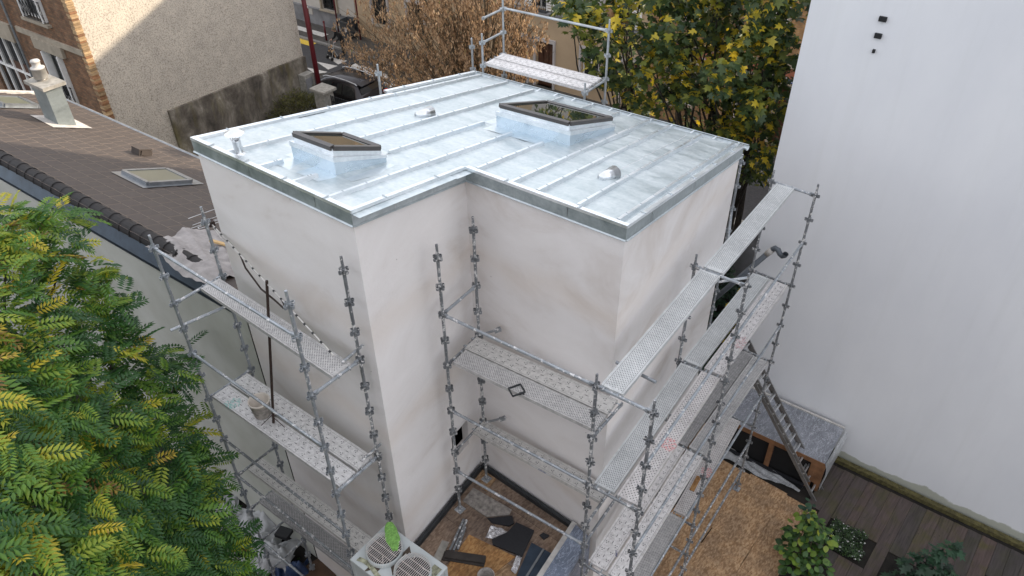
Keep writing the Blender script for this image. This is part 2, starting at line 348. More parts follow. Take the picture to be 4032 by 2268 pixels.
mat_leaf('leaf_dark', [(0, (.012, .032, .018)), (.6, (.024, .070, .032)), (1, (.05, .11, .04))])
mat_leaf('leaf_cover', [(0, (.010, .022, .009)), (.6, (.03, .065, .02)), (.93, (.06, .12, .03)), (.94, (.6, .6, .58)), (1, (.7, .7, .68))])
mat_leaf('leaf_olive', [(0, (.035, .038, .012)), (.5, (.085, .085, .022)), (1, (.17, .15, .035))], .8)

# ------------------------------------------------------------------ object helpers
WM = {}
def root_of(o):
    while o.parent: o = o.parent
    return o
def link(o, parent=None):
    COL.objects.link(o)
    if parent is not None: o.parent = parent
def tag(o, label=None, cat=None, group=None, kind=None):
    if label: o['label'] = label
    if cat: o['category'] = cat
    if group: o['group'] = group
    if kind: o['kind'] = kind
    return o
def thing(name, label, cat, loc=(0, 0, 0), rz=0, group=None):
    o = bpy.data.objects.new(name, None); o.empty_display_size = .2
    o.location = loc; o.rotation_euler = (0, 0, rz); link(o)
    WM[o] = Matrix.Translation(loc) @ Matrix.Rotation(rz, 4, 'Z')
    return tag(o, label, cat, group)
class MB:
    def __init__(s): s.v = []; s.f = []; s.mi = []; s.cur = 0
    def add(s, vs, fs):
        k = len(s.v); s.v += [tuple(p) for p in vs]; s.f += [tuple(i + k for i in f) for f in fs]; s.mi += [s.cur] * len(fs); return s
    def box(s, c, size, rz=0, M=None):
        x, y, z = (d / 2 for d in size); P = [(-x, -y, -z), (x, -y, -z), (x, y, -z), (-x, y, -z), (-x, -y, z), (x, -y, z), (x, y, z), (-x, y, z)]
        T = Matrix.Translation(c) @ (M if M is not None else Matrix.Rotation(rz, 4, 'Z'))
        return s.add([T @ Vector(p) for p in P], [(0, 3, 2, 1), (4, 5, 6, 7), (0, 1, 5, 4), (1, 2, 6, 5), (2, 3, 7, 6), (3, 0, 4, 7)])
    def bar(s, a, b, w, h, up=(0, 0, 1)):
        a, b = Vector(a), Vector(b); d = b - a; L = d.length; x = d.normalized(); u = Vector(up); y = u.cross(x)
        if y.length < 1e-4: y = Vector((0, 1, 0)).cross(x)
        y.normalize(); z = x.cross(y); M = Matrix((x, y, z)).transposed().to_4x4()
        return s.box((a + b) / 2, (L, w, h), M=M)
    def tube(s, pts, r, n=8, caps=True):
        pts = [Vector(p) for p in pts]; rs = r if isinstance(r, (list, tuple)) else [r] * len(pts); rings = []; ref = None
        for i, p in enumerate(pts):
            d = (pts[min(i + 1, len(pts) - 1)] - pts[max(i - 1, 0)]).normalized()
            if ref is None: ref = Vector((0, 0, 1)) if abs(d.z) < .9 else Vector((1, 0, 0))
            x = (ref - d * ref.dot(d)).normalized(); ref = x; y = d.cross(x)
            rings.append([p + (x * math.cos(2 * math.pi * k / n) + y * math.sin(2 * math.pi * k / n)) * rs[i] for k in range(n)])
        vs = [q for rg in rings for q in rg]; fs = []
        for i in range(len(pts) - 1):
            for k in range(n): fs.append((i * n + k, i * n + (k + 1) % n, (i + 1) * n + (k + 1) % n, (i + 1) * n + k))
        if caps: fs += [tuple(reversed(range(n))), tuple((len(pts) - 1) * n + k for k in range(n))]
        return s.add(vs, fs)
    def lathe(s, c, prof, n=16, M=None):
        c = Vector(c); vs = []; fs = []
        for r, z in prof:
            for k in range(n):
                p = Vector((r * math.cos(2 * math.pi * k / n), r * math.sin(2 * math.pi * k / n), z)); vs.append(c + (M @ p if M is not None else p))
        for i in range(len(prof) - 1):
            for k in range(n): fs.append((i * n + k, i * n + (k + 1) % n, (i + 1) * n + (k + 1) % n, (i + 1) * n + k))
        return s.add(vs, fs)
    def prism(s, poly, z0, z1):
        n = len(poly); g0 = z0 if callable(z0) else (lambda x, y: z0); g1 = z1 if callable(z1) else (lambda x, y: z1)
        vs = [(x, y, g0(x, y)) for x, y in poly] + [(x, y, g1(x, y)) for x, y in poly]
        fs = [tuple(reversed(range(n))), tuple(range(n, 2 * n))] + [(i, (i + 1) % n, n + (i + 1) % n, n + i) for i in range(n)]
        return s.add(vs, fs)
    def sheet(s, f, nu, nv):
        vs = [f(i / nu, j / nv) for j in range(nv + 1) for i in range(nu + 1)]
        fs = [(j * (nu + 1) + i, j * (nu + 1) + i + 1, (j + 1) * (nu + 1) + i + 1, (j + 1) * (nu + 1) + i) for j in range(nv) for i in range(nu)]
        return s.add(vs, fs)
    def mesh(s, name, mats, smooth=False):
        me = bpy.data.meshes.new(name); me.from_pydata(s.v, [], s.f)
        for m in (mats if isinstance(mats, (list, tuple)) else [mats]): me.materials.append(MATS[m])
        if any(s.mi): me.polygons.foreach_set('material_index', s.mi)
        if smooth: me.polygons.foreach_set('use_smooth', [True] * len(me.polygons))
        me.update(); return me
    def build(s, name, mats, parent=None, smooth=False, bevel=0):
        if parent is not None:
            Mi = WM[parent].inverted(); s.v = [tuple(Mi @ Vector(p)) for p in s.v]
        o = bpy.data.objects.new(name, s.mesh(name, mats, smooth)); link(o, parent)
        WM[o] = WM[parent].copy() if parent is not None else Matrix()
        if bevel:
            b = o.modifiers.new('bevel', 'BEVEL'); b.width = bevel; b.segments = 1; b.limit_method = 'ANGLE'
        return o
def inst(name, me, parent, M):
    o = bpy.data.objects.new(name, me); link(o, parent)
    o.matrix_basis = (WM[parent].inverted() @ M) if parent is not None else M
    WM[o] = M.copy(); return o
def frame_m(o, x, up=(0, 0, 1)):
    x = Vector(x).normalized(); u = Vector(up); y = u.cross(x).normalized(); z = x.cross(y)
    M = Matrix((x, y, z)).transposed().to_4x4(); M.translation = Vector(o); return M
def np_mesh(name, V, F, mat, rnd=None, parent=None, smooth=False):
    me = bpy.data.meshes.new(name); nv = len(V); nf, k = F.shape
    me.vertices.add(nv); me.vertices.foreach_set('co', V.astype(np.float32).ravel())
    me.loops.add(nf * k); me.loops.foreach_set('vertex_index', F.astype(np.int32).ravel())
    me.polygons.add(nf); me.polygons.foreach_set('loop_start', np.arange(0, nf * k, k, dtype=np.int32)); me.polygons.foreach_set('loop_total', np.full(nf, k, dtype=np.int32))
    me.materials.append(MATS[mat]); me.update(calc_edges=True)
    if rnd is not None:
        a = me.attributes.new('rnd', 'FLOAT', 'POINT'); a.data.foreach_set('value', rnd.astype(np.float32))
    if parent is not None:
        Mi = np.array(WM[parent].inverted()); V2 = V @ Mi[:3, :3].T + Mi[:3, 3]; me.vertices.foreach_set('co', V2.astype(np.float32).ravel()); me.update()
    o = bpy.data.objects.new(name, me); link(o, parent); WM[o] = WM[parent].copy() if parent is not None else Matrix(); return o
def structure(name, mb, mat, **k): return tag(mb.build(name, mat, **k), kind='structure')

# ------------------------------------------------------------------ ground, street, pavement
T4 = math.tan(R(3.9)); c4, s4 = math.cos(R(4)), math.sin(R(4))
def sy(x, y0): return y0 + (x + 30) * T4                                # a line that runs with the street
XA, XB = -90, 60
def strip(name, y0, y1, z0, z1, mat):
    return structure(name, MB().prism([(XA, sy(XA, y0)), (XB, sy(XB, y0)), (XB, sy(XB, y1)), (XA, sy(XA, y1))], z0, z1), mat)
structure('ground', MB().add([(-260, -260, -.12), (260, -260, -.12), (260, 260, -.12), (-260, 260, -.12)], [(0, 1, 2, 3)]), 'soil')
strip('pavement_near', 11.2, 12.55, -.1, 0.0, 'pavement'); strip('kerb_near', 12.55, 12.70, -.1, .004, 'kerb_stone')
strip('road', 12.70, 18.62, -.115, -.11, 'asphalt')
strip('kerb_far', 18.62, 18.80, -.1, .004, 'kerb_stone'); strip('pavement_far', 18.80, 20.9, -.1, 0.0, 'pavement')
mk = MB(); zt = -.100
for y0, x0 in ((17.55, -29.8), (16.75, -29.65), (15.9, -29.45), (15.1, -29.3)):
    mk.add([(x0, y0, zt), (x0 + 1.4, y0 - .32, zt), (x0 + 1.4, y0 + .32, zt)], [(0, 1, 2)])
for k in range(1): mk.add([(-27.8 + k * .05, 17.9 - k * .95, zt), (-24.9, 17.95 - k * .95, zt), (-24.9, 17.5 - k * .95, zt), (-27.8, 17.45 - k * .95, zt)], [(0, 3, 2, 1)])
mk.add([(-24.8, 17.1, zt), (-24.0, 16.9, zt), (-24.0, 17.3, zt)], [(0, 1, 2)])
structure('road_marking_white', mk, 'road_white')
structure('road_marking_yellow', MB().add([(-36, 17.75, zt), (-31.8, 18.0, zt), (-31.8, 18.5, zt), (-36, 18.22, zt)], [(0, 1, 2, 3)]), 'road_yellow')
structure('tactile_paving', MB().add([(-36, 18.95, .006), (-32.1, 19.2, .006), (-32.15, 19.68, .006), (-36, 19.4, .006)], [(0, 1, 2, 3)]), 'road_white')

# ------------------------------------------------------------------ the plastered house
SK, CK = -0.1352, 0.9908
def W(u, v): return (u + SK * v, CK * v)
def rz_(x, y): return 10.14 + .0414 * x - .2171 * y
UL, UF, VB, VF = -6.107, -2.663, 4.85, -2.27
house = thing('house', 'freshly plastered pale house with a grey zinc roof and two roof windows', 'house', (-3, 1, 0))
i3 = .03
wp = [W(UL + i3, VF + i3), W(UF - i3, VF + i3), W(UF - i3, i3), W(-i3, i3), W(-i3, VB - i3), W(UL + i3, VB - i3)]
wallm = MB()
zt_ = lambda p: rz_(*p) - .12
for i in range(6):
    a, b = wp[i], wp[(i + 1) % 6]
    if i == 1:      # wall with the little window
        y0, y1, z0, z1 = -.80, -.32, 4.53, 5.15
        def pt(y, z, d=0):
            t = (y - a[1]) / (b[1] - a[1]); return (a[0] + (b[0] - a[0]) * t - d, y, z)
        top = lambda y: rz_(pt(y, 0)[0], y) - .12
        wallm.add([pt(a[1], 0), pt(y0, 0), pt(y0, top(y0)), pt(a[1], top(a[1]))], [(0, 1, 2, 3)])
        wallm.add([pt(y1, 0), pt(b[1], 0), pt(b[1], top(b[1])), pt(y1, top(y1))], [(0, 1, 2, 3)])
        wallm.add([pt(y0, 0), pt(y1, 0), pt(y1, z0), pt(y0, z0)], [(0, 1, 2, 3)])
        wallm.add([pt(y0, z1), pt(y1, z1), pt(y1, top(y1)), pt(y0, top(y0))], [(0, 1, 2, 3)])
        for p, q in (((y0, z0), (y1, z0)), ((y1, z0), (y1, z1)), ((y1, z1), (y0, z1)), ((y0, z1), (y0, z0))):
            wallm.add([pt(*p), pt(*q), pt(*q, .16), pt(*p, .16)], [(0, 1, 2, 3)])
        WN = pt
    else:
        wallm.add([(*a, 0), (*b, 0), (*b, zt_(b)), (*a, zt_(a))], [(0, 1, 2, 3)])
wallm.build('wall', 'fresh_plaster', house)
wnd = MB()
for p, q in (((-.80, 4.55), (-.32, 4.55)), ((-.80, 5.13), (-.32, 5.13)), ((-.78, 4.53), (-.78, 5.15)), ((-.34, 4.53), (-.34, 5.15)), ((-.56, 4.53), (-.56, 5.15))):
    wnd.bar(WN(*p, .11), WN(*q, .11), .05, .05)
wf = wnd.build('window', 'door_brown', house)
MB().add([WN(-.79, 4.54, .13), WN(-.33, 4.54, .13), WN(-.33, 5.14, .13), WN(-.79, 5.14, .13)], [(0, 1, 2, 3)]).build('pane', 'window_glass', wf)
MB().bar(WN(-.88, 4.49, -.03), WN(-.24, 4.49, -.03), .16, .05).build('sill', 'steel_dark', wf)
# roof sheets between battens
def rq(u0, v0, u1, v1, dz):
    P = [W(u0, v0), W(u1, v0), W(u1, v1), W(u0, v1)]; return [(x, y, rz_(x, y) + dz) for x, y in P]
bat_u = [-6.02, -5.29, -4.555, -3.84, -3.16, -2.52, -1.87, -1.44, -.79, -.175]
edges = [UL] + bat_u + [0.0]
for k in range(len(edges) - 1):
    u0, u1 = edges[k], edges[k + 1]; v0 = VF if u1 <= UF + .2 else 0.0
    m = MB()
    cuts = [v0, v0 + (1.9 if k % 2 else 2.5), VB] if v0 < 0 else [v0, 2.2 if k % 2 else 2.9, VB]
    for a, b in zip(cuts, cuts[1:]):
        f = lambda s, t, u0=u0, u1=u1, a=a, b=b: (lambda x, y, w: (x, y, rz_(x, y) - .045 + .006 * math.sin(9 * s + 4 * t + k) * (1 - abs(2 * s - 1)) + (.012 if b < VB else 0) * t))(*W(u0 + (u1 - u0) * s, a + (b - a) * t), 0)
        m.sheet(f, 6, 10)
    if k == 6 - 1:  # the sheet beside the inner corner also covers the short stretch in front of it
        pass
    m.build('roof_sheet', 'zinc_roof', house, smooth=True)
MB().add(rq(-6.33, 2.0, UL, VB + .03, -.05), [(0, 1, 2, 3)]).build('roof_sheet', 'zinc_roof', house)
CLIP = MB().box((0, 0, 0), (.034, .014, .007)).mesh('fixing_clip', 'zinc_dull'); CLIP2 = MB().box((0, 0, 0), (.018, .085, .010)).mesh('fixing_clip', 'zinc_dull')
def batten(u, v0, v1):
    m = MB(); n = max(2, int((v1 - v0) / .45)); prof = [(-.034, -.045), (-.022, .012), (.022, .012), (.034, -.045)]
    vs = []
    for t in (v0, v1):
        for du, dz in prof:
            x, y = W(u + du, t); vs.append((x, y, rz_(x, y) + dz))
    m.add(vs, [(0, 4, 5, 1), (1, 5, 6, 2), (2, 6, 7, 3), (0, 1, 2, 3), (7, 6, 5, 4)])
    o = m.build('batten', 'zinc_trim', house)
    for j in range(n):
        v = v0 + .25 + j * (v1 - v0 - .3) / n; x, y = W(u, v); inst('fixing_clip', CLIP, o, Matrix.Translation((x, y, rz_(x, y) + .015)) @ Matrix.Rotation(R(-8), 4, 'Z'))
for u, segs in zip(bat_u, [[(2.03, 4.8)], [(-2.2, 4.8)], [(-2.2, -1.82), (-.45, 4.75)], [(-2.2, -1.80), (-.40, 2.02), (3.95, 4.78)], [(-2.2, 1.93), (3.95, 4.78)], [(.1, 1.93), (3.95, 4.78)], [(.05, 4.8)], [(.1, 4.8)], [(.1, 4.8)], [(.1, 4.82)]]):
    for a, b in segs: batten(u, a, b)
# edge trims, fascia and drip
def edge(P, Q, out, trim='zinc_trim', fas='zinc_fascia', joints=2, fascia=True):
    P, Q, o = Vector((*P, 0)), Vector((*Q, 0)), Vector((*out, 0)).normalized(); d = (Q - P).normalized()
    def V(p, off, dz): q = p + o * off; return (q.x, q.y, rz_(p.x, p.y) + dz)
    t = MB()
    pr = [(-.075, -.04), (-.065, .0), (.004, .006), (.008, -.035), (.002, -.035)]
    vs = [V(p, a, z) for p in (P, Q) for a, z in pr]; n = len(pr)
    t.add(vs, [(i, i + 1, n + i + 1, n + i) for i in range(n - 1)] + [tuple(range(n)), tuple(reversed(range(n, 2 * n)))])
    tr = t.build('edge_trim', trim, house)
    L = (Q - P).length
    for j in range(joints):
        p = P + d * L * (j + .6) / (joints + .2); a = V(p, -.03, .012); inst('fixing_clip', CLIP2, tr, Matrix.Translation(a) @ Matrix.Rotation(R(-4) + (0 if abs(d.x) > .5 else math.pi / 2), 4, 'Z'))
    if fascia:
        f = MB(); np_ = joints + 1
        for j in range(np_):
            a, b = P + d * L * j / np_, P + d * (L * (j + 1) / np_ - (.006 if j < np_ - 1 else 0)); e = .002 * (j % 2)
            f.add([V(a, e, -.036), V(b, e, -.036), V(b, e, -.205), V(a, e, -.205)], [(0, 3, 2, 1)])
        f.build('fascia', fas, house)
        g = MB()
        vs = [V(p, a, z) for p in (P, Q) for a, z in ((.003, -.203), (.022, -.216), (.021, -.222), (-.03, -.221))]
        g.add(vs, [(i, i + 1, 4 + i + 1, 4 + i) for i in range(3)] + [(0, 1, 2, 3), (7, 6, 5, 4)]); g.build('drip_edge', 'zinc_dull', house)
L_, F1_, N_, F2_, R_ = W(UL, VF), W(UF, VF), W(UF, 0), W(0, 0), W(0, VB)
B0, B1, B2, B3 = W(UL, 2.0), W(-6.33, 2.0), W(-6.33, VB + .05), W(UL, VB)
edge(L_, F1_, (0, -1), joints=4); edge(F1_, N_, (1, .13), joints=2, fas='zinc_dull'); edge(N_, F2_, (0, -1), joints=2); edge(F2_, R_, (1, .13), joints=5)
edge(B0, L_, (-1, -.13), joints=4); edge(B2, B1, (-1, -.13), joints=3, fascia=False)
g = MB()
for k in range(9):
    a = math.pi * k / 8; pass
def gut(t, k):
    x, y = W(-6.42 + (6.47) * t, VB + .02); a = math.pi * (1 + k); return (x + 0, y + .06 - .06 * math.cos(a + math.pi) * 1.0 - 0, rz_(x, y) - .055 + .055 * math.sin(a))
g.sheet(lambda s, t: gut(s, t), 20, 8); g.tube([(W(-6.42 + 6.47 * t, VB + .145)[0], W(0, VB + .145)[1], rz_(*W(-6.42 + 6.47 * t, VB)) - .045) for t in np.linspace(0, 1, 12)], .010, 6)
gt = g.build('gutter', 'zinc_dull', house, smooth=True); BRK = MB().box((0, 0, 0), (.03, .15, .012)).mesh('gutter_bracket', 'zinc_trim')
for k in range(15):
    x, y = W(-6.3 + k * .44, VB + .08); inst('gutter_bracket', BRK, gt, Matrix.Translation((x, y, rz_(x, y) - .035)))
# roof windows: sloping zinc kerb, dark frame, glass
def skylight(cx, cy, w, d, rot):
    c, s = math.cos(rot), math.sin(rot)
    def P(a, b, h): x, y = cx + a * c - b * s, cy + a * s + b * c; return (x, y, rz_(x, y) + h)
    hw, hd = w / 2, d / 2; H = lambda b, h0, h1: h0 + (h1 - h0) * (b + hd) / d
    def ring(m, e0, e1, z0, z1):   # wedge ring between two heights, e = outward offset
        A = [P(a * (hw + e0), b * (hd + e0), H(b * hd, *z0)) for a, b in ((-1, -1), (1, -1), (1, 1), (-1, 1))]
        B = [P(a * (hw + e1), b * (hd + e1), H(b * hd, *z1)) for a, b in ((-1, -1), (1, -1), (1, 1), (-1, 1))]
        m.add(A + B, [(i, (i + 1) % 4, 4 + (i + 1) % 4, 4 + i) for i in range(4)])
    k = MB(); ring(k, 0, 0, (-.05, -.05), (.215, .065)); ring(k, 0, -.035, (.215, .065), (.22, .07))
    sk_ = k.build('skylight', 'zinc_new', house)
    f = MB(); ring(f, .010, .010, (.15, .03), (.222, .072)); ring(f, .010, -.04, (.222, .072), (.228, .078)); ring(f, -.04, -.04, (.2, .05), (.318, .16)); ring(f, -.04, -.09, (.318, .16), (.322, .164)); f.build('flashing', 'zinc_trim', sk_)
    fr = MB()
    for (a0, b0), (a1, b1) in (((-1, -1), (1, -1)), ((1, -1), (1, 1)), ((1, 1), (-1, 1)), ((-1, 1), (-1, -1))):
        e = .055; p, q = P(a0 * (hw - e), b0 * (hd - e), H(b0 * hd, .330, .175)), P(a1 * (hw - e), b1 * (hd - e), H(b1 * hd, .330, .175))
        fr.bar(p, q, .075, .060)
    fr.build('frame', 'skylight_frame', sk_)
    e = .075
    MB().add([P(a * (hw - e), b * (hd - e), H(b * hd, .335, .185)) for a, b in ((-1, -1), (1, -1), (1, 1), (-1, 1))], [(0, 1, 2, 3)]).build('pane', 'roof_glass', sk_)
    ap = MB(); ap.add([P(a, b, -.040) for a, b in ((-hw - .05, -hd - .33), (hw + .05, -hd - .33), (hw + .05, -hd), (-hw - .05, -hd))], [(0, 1, 2, 3)])
    for sgn in (-1, 1): ap.add([P(a, b, -.041) for a, b in ((sgn * hw, -hd), (sgn * (hw + .3), -hd), (sgn * (hw + .3), hd), (sgn * hw, hd))], [(0, 1, 2, 3) if sgn > 0 else (3, 2, 1, 0)])
    ap.build('apron', 'zinc_apron', sk_)
skylight(-3.95, -1.13, .87, .89, R(2)); skylight(-3.25, 2.90, 1.45, 1.50, R(4.5))
def flue(x, y):
    z = rz_(x, y) - .05; m = MB().lathe((x, y, z), [(.085, 0), (.06, .03), (.056, .035), (.056, .20), (.060, .205), (.060, .215), (.05, .215)], 16)
    o = m.build('flue', 'steel_bright', house, smooth=True)
    s = MB()
    for k in range(5):
        a = k * 1.257 + .3; s.bar((x + .055 * math.cos(a), y + .055 * math.sin(a), z + .20), (x + .09 * math.cos(a), y + .09 * math.sin(a), z + .33), .02, .004)
    s.build('cowl_strut', 'steel_bright', o)
    MB().lathe((x, y, z + .31), [(.135, 0), (.13, .008), (.06, .045), (.0, .062), (.0, .055), (.13, 0)], 20).build('cowl', 'steel_bright', o, smooth=True)
flue(-4.93, -2.05)
def cone(x, y):
    z = rz_(x, y) - .05; d = Vector((.10, 1, -.2)).normalized(); M = frame_m((0, 0, 0), d).to_3x3(); m = MB(); n = 18; vs = []; fs = []
    prof = [(-.02, .0), (-.02, .055), (.30, .125), (.30, .118), (-.01, .05)]
    for t, r in prof:
        for k in range(n):
            a = 2 * math.pi * k / n; vs.append(Vector((x, y, z + .03)) + M @ Vector((t, r * math.cos(a), r * math.sin(a))))
    for i in range(len(prof) - 1):
        for k in range(n): fs.append((i * n + k, i * n + (k + 1) % n, (i + 1) * n + (k + 1) % n, (i + 1) * n + k))
    m.add(vs, fs); m.build('vent_cone', 'steel_bright', house, smooth=True)
cone(-5.05, 1.36); cone(-1.25, 1.30)
for u0, v0, u1, v1 in ((-1.06, 1.9, -.98, 4.6), (-.88, 1.7, -.62, 4.5)):
    pts = []
    for k in range(26):
        t = k / 25; x, y = W(u0 + (u1 - u0) * t * .6 + .012 * math.sin(9 * t) + .008 * math.sin(31 * t), v0 + (v1 - v0) * t); pts.append((x, y, rz_(x, y) - .038))
    MB().tube(pts, .007, 4).build('caulk_trail', 'caulk', house)

# ------------------------------------------------------------------ low extension with its boarded flat roof
ZE = 3.62
ext = thing('roof_extension', 'low flat roofed extension boarded with chipboard in the corner of the plastered house', 'extension', (-1.4, -1.5, 0))
EX = [(-2.33, -2.27), (-2.66, -.01), (-.46, -.01), (.42, -6.2), (-1.75, -6.2)]
MB().prism(EX, 0, ZE - .03).build('wall', 'facade_pale', ext)
def xr(y): return -.46 + (-.01 - y) * .142
def xl(y): return -2.66 + (-.01 - y) * .146
bd = [(-.02, -.42), (-.425, -1.30), (-1.305, -2.2), (-2.205, -3.4), (-3.405, -4.8), (-4.805, -6.1)]
for k, (ya, yb) in enumerate(bd):
    n = 2 if k % 2 else 3; off = .18 * (k % 3) - .15
    for j in range(n):
        x0 = lambda y: xl(y) + .03 + (xr(y) - xl(y) - .06) * max(0, min(1, (j / n + (off if j else 0)))); x1 = lambda y: xl(y) + .03 + (xr(y) - xl(y) - .06) * (1 if j == n - 1 else (j + 1) / n + off) - .006
        MB().prism([(x0(yb), yb), (x1(yb), yb), (x1(ya), ya), (x0(ya), ya)], ZE - .03, ZE + .001 * ((k + j) % 3)).build('osb_panel', 'osb_dirty' if (k + j) % 3 else 'osb', ext)
MB().bar((-2.615, -.05, ZE + .05), (-.5, -.05, ZE + .05), .07, .11).build('upstand', 'steel_dark', ext)
MB().bar((-2.60, -.11, ZE + .05), (-2.30, -2.3, ZE + .05), .06, .11).build('upstand', 'steel_dark', ext)
MB().bar((-.47, -.02, ZE + .08), (.40, -6.2, ZE + .08), .10, .16).build('parapet', 'pvc_white', ext)
fl = MB()
def filmp(s, t):
    y = -.05 - 4.6 * s; b = Vector((xr(y) + .03, y, ZE + .172)); w = .03 * math.sin(17 * s) + .02 * math.sin(41 * s + 5 * t)
    if t < .35: q = b + Vector((t / .35 * .30, 0, -t / .35 * .10 + w * t))
    else: q = b + Vector((.30 + .05 * (t - .35) + w * .5, 0, -.10 - (t - .35) * (1.2 + .35 * math.sin(6 * s))))
    return q
fl.sheet(filmp, 60, 14); tag(fl.build('plastic_sheet', 'film_blue', smooth=True), 'blue grey polythene sheet hanging over the parapet of the low extension', 'plastic sheet')

# ------------------------------------------------------------------ tall white building on the right
c3, s3 = math.cos(R(2.9)), math.sin(R(2.9))
whb = thing('apartment_building', 'tall blank white rendered gable wall of the building at the right', 'building', (-1.1, 7.80, 0))
w0 = (-1.10, 7.80); w1 = (w0[0] + 34 * c3, w0[1] + 34 * s3); w2 = (w1[0] - .7, w1[1] + 5.6); w3 = (w0[0] - .7, w0[1] + 5.6)
MB().prism([w0, w1, w2, w3], 0, 19).build('wall', 'white_render', whb)
for z, sx_, sz in ((10.60, .13, .085), (10.30, .12, .085), (10.02, .045, .06)):
    MB().box((.215, 7.80 + 1.31 * .0507 - .02, z), (sx_, .06, sz), R(2.9)).build('vent_stub', 'black_matte', whb)

# ------------------------------------------------------------------ terrace: chipboard, deck boards, kerb
tb = structure('terrace_base', MB().prism([(-.6, -6), (14, -6), (14, 8.3), (2.0, 7.9), (-1.4, 7.7)], -.11, -.035), 'soil')
for i in range(3):
    for j in range(4):
        x0 = -.35 + i * .95 + .02 * (j % 2); y1 = 6.05 - j * 2.45 + (.5 if i == 1 else 0); x1 = x0 + .944; y0 = y1 - 2.444
        if i == 2: x1 = 2.30 + .05 * j
        y1 = min(y1, 6.1)
        MB().prism([(x0, y0), (x1, y0), (x1, y1), (x0, y1)], -.03, 0).build('osb_panel', 'osb', tb)
dk = structure('deck_base', MB().prism([(1.9, -6), (14, -6), (14, 8.2), (1.9, 7.7)], -.034, -.030), 'soil')
holes = [(2.68, 3.46, 5.26, 6.10), (4.15, 5.35, 4.6, 6.05), (2.05, 2.95, 3.5, 4.75), (6.0, 6.9, 5.6, 6.8)]
xx = 2.02; k = 0
while xx < 10.5:
    w = rng.choice([.20, .24, .28, .31]); yw = 7.70 + (xx - 0.) * .0507 - .16
    ya0 = -1.0
    cuts = [(ya0, yw)]
    if xx < 2.36 - .0: cuts = [(6.12 + (xx - 2.02) * -1.4, yw)]
    for h in holes:
        nc = []
        for a, b in cuts:
            if xx + w > h[0] and xx < h[1] and b > h[2] and a < h[3]:
                if a < h[2]: nc.append((a, h[2]))
                if b > h[3]: nc.append((h[3], b))
            else: nc.append((a, b))
        cuts = nc
    jn = 3.4 + 1.7 * ((k * 7) % 3) / 2
    for a, b in cuts:
        for p, q in ([(a, jn), (jn + .005, b)] if a < jn - .3 and b > jn + .3 else [(a, b)]):
            if q - p > .1: MB().box((xx + w / 2, (p + q) / 2, -.012 + .003 * rng.random()), (w - .006, q - p, .03)).build('deck_board', 'deck_wood', dk)
    xx += w; k += 1
kb = structure('timber_kerb', MB().bar((2.02, 7.82, .04), (10.5, 8.25, .04), .13, .12), 'moss_kerb')
for h in holes:
    structure('planter_bed', MB().box(((h[0] + h[1]) / 2, (h[2] + h[3]) / 2, -.02), (h[1] - h[0] - .01, h[3] - h[2] - .01, .015)), 'soil')

# ------------------------------------------------------------------ neighbour's tiled house on the left
E1 = Vector((c4, s4, 0)); NE = Vector((-s4, c4, 0)); T22 = R(22)
E2 = Vector((-s4 * math.cos(T22), c4 * math.cos(T22), -math.sin(T22))); EN = E1.cross(E2)
RP = Vector((-7.01, -2.18, 7.49))
def RF(a, b, h=0): return RP + E1 * a + E2 * b + EN * h
def EW(a, n, z): p = Vector((-5.8, -2.2, 0)) + E1 * a + NE * n; return Vector((p.x, p.y, z))
nb = thing('neighbour_house', 'low neighbouring house with brown flat tiles and a rounded ridge', 'house', (-14, 0, 0))
A0, A1 = -13.9, -.05
m = MB(); P = [EW(A0, 0, 0), EW(A1, 0, 0), EW(A1, 0, 7.02), EW(A0, 0, 7.02)]; m.add(P, [(0, 1, 2, 3)])
Q = [EW(A0, 4.1, 0), EW(A1 - .75, 4.1, 0), EW(A1 - .75, 4.1, 5.75), EW(A0, 4.1, 5.75)]; m.add(Q, [(3, 2, 1, 0)])
m.add([P[0], P[3], Q[3], Q[0]], [(0, 1, 2, 3)]); m.build('wall', 'garden_wall_render', nb)
m = MB(); m.add([EW(a, n, z) for a in (A0, -.35) for n, z in ((-.03, 7.0), (-.045, 7.10), (.10, 7.33), (.16, 7.36))], [(0, 4, 5, 1), (1, 5, 6, 2), (2, 6, 7, 3), (4, 7, 6, 5)])
m.build('coping', 'flashing_blue', nb)
m = MB(); m.add([RF(-13.6, 0, -.03), RF(1.35, 0, -.03), RF(.62, 4.42, -.03), RF(-13.6, 4.42, -.03)], [(0, 1, 2, 3)]); m.build('roof_deck', 'tile_brown', nb)
tw, th = .33, .345
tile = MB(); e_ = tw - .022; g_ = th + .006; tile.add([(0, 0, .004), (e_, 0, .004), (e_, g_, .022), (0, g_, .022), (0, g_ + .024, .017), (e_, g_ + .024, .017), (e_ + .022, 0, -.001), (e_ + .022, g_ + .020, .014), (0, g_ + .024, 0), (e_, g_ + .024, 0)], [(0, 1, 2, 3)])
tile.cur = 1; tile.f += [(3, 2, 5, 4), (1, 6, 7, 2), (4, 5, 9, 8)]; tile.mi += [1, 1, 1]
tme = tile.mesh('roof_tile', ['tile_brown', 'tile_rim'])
MT = Matrix((E1, E2, EN)).transposed().to_4x4(); spots = []
for j in range(13):
    for i in range(46):
        a = -13.6 + i * tw + (tw / 2 if j % 2 else 0); b = j * th - .03
        if a + tw > 1.25 - .165 * b: continue
        spots.append((a, b))
camp = Vector((3.93, -6.76, 15.21))
def vis(ab):
    p = RF(*ab); d = p - camp; x, y, z = d.dot(rt), d.dot(dn), d.dot(fw); u, v = x / z, y / z
    return (0 if abs(u) < .675 and abs(v) < .38 else 1000) + d.length
spots.sort(key=vis); rest = MB()
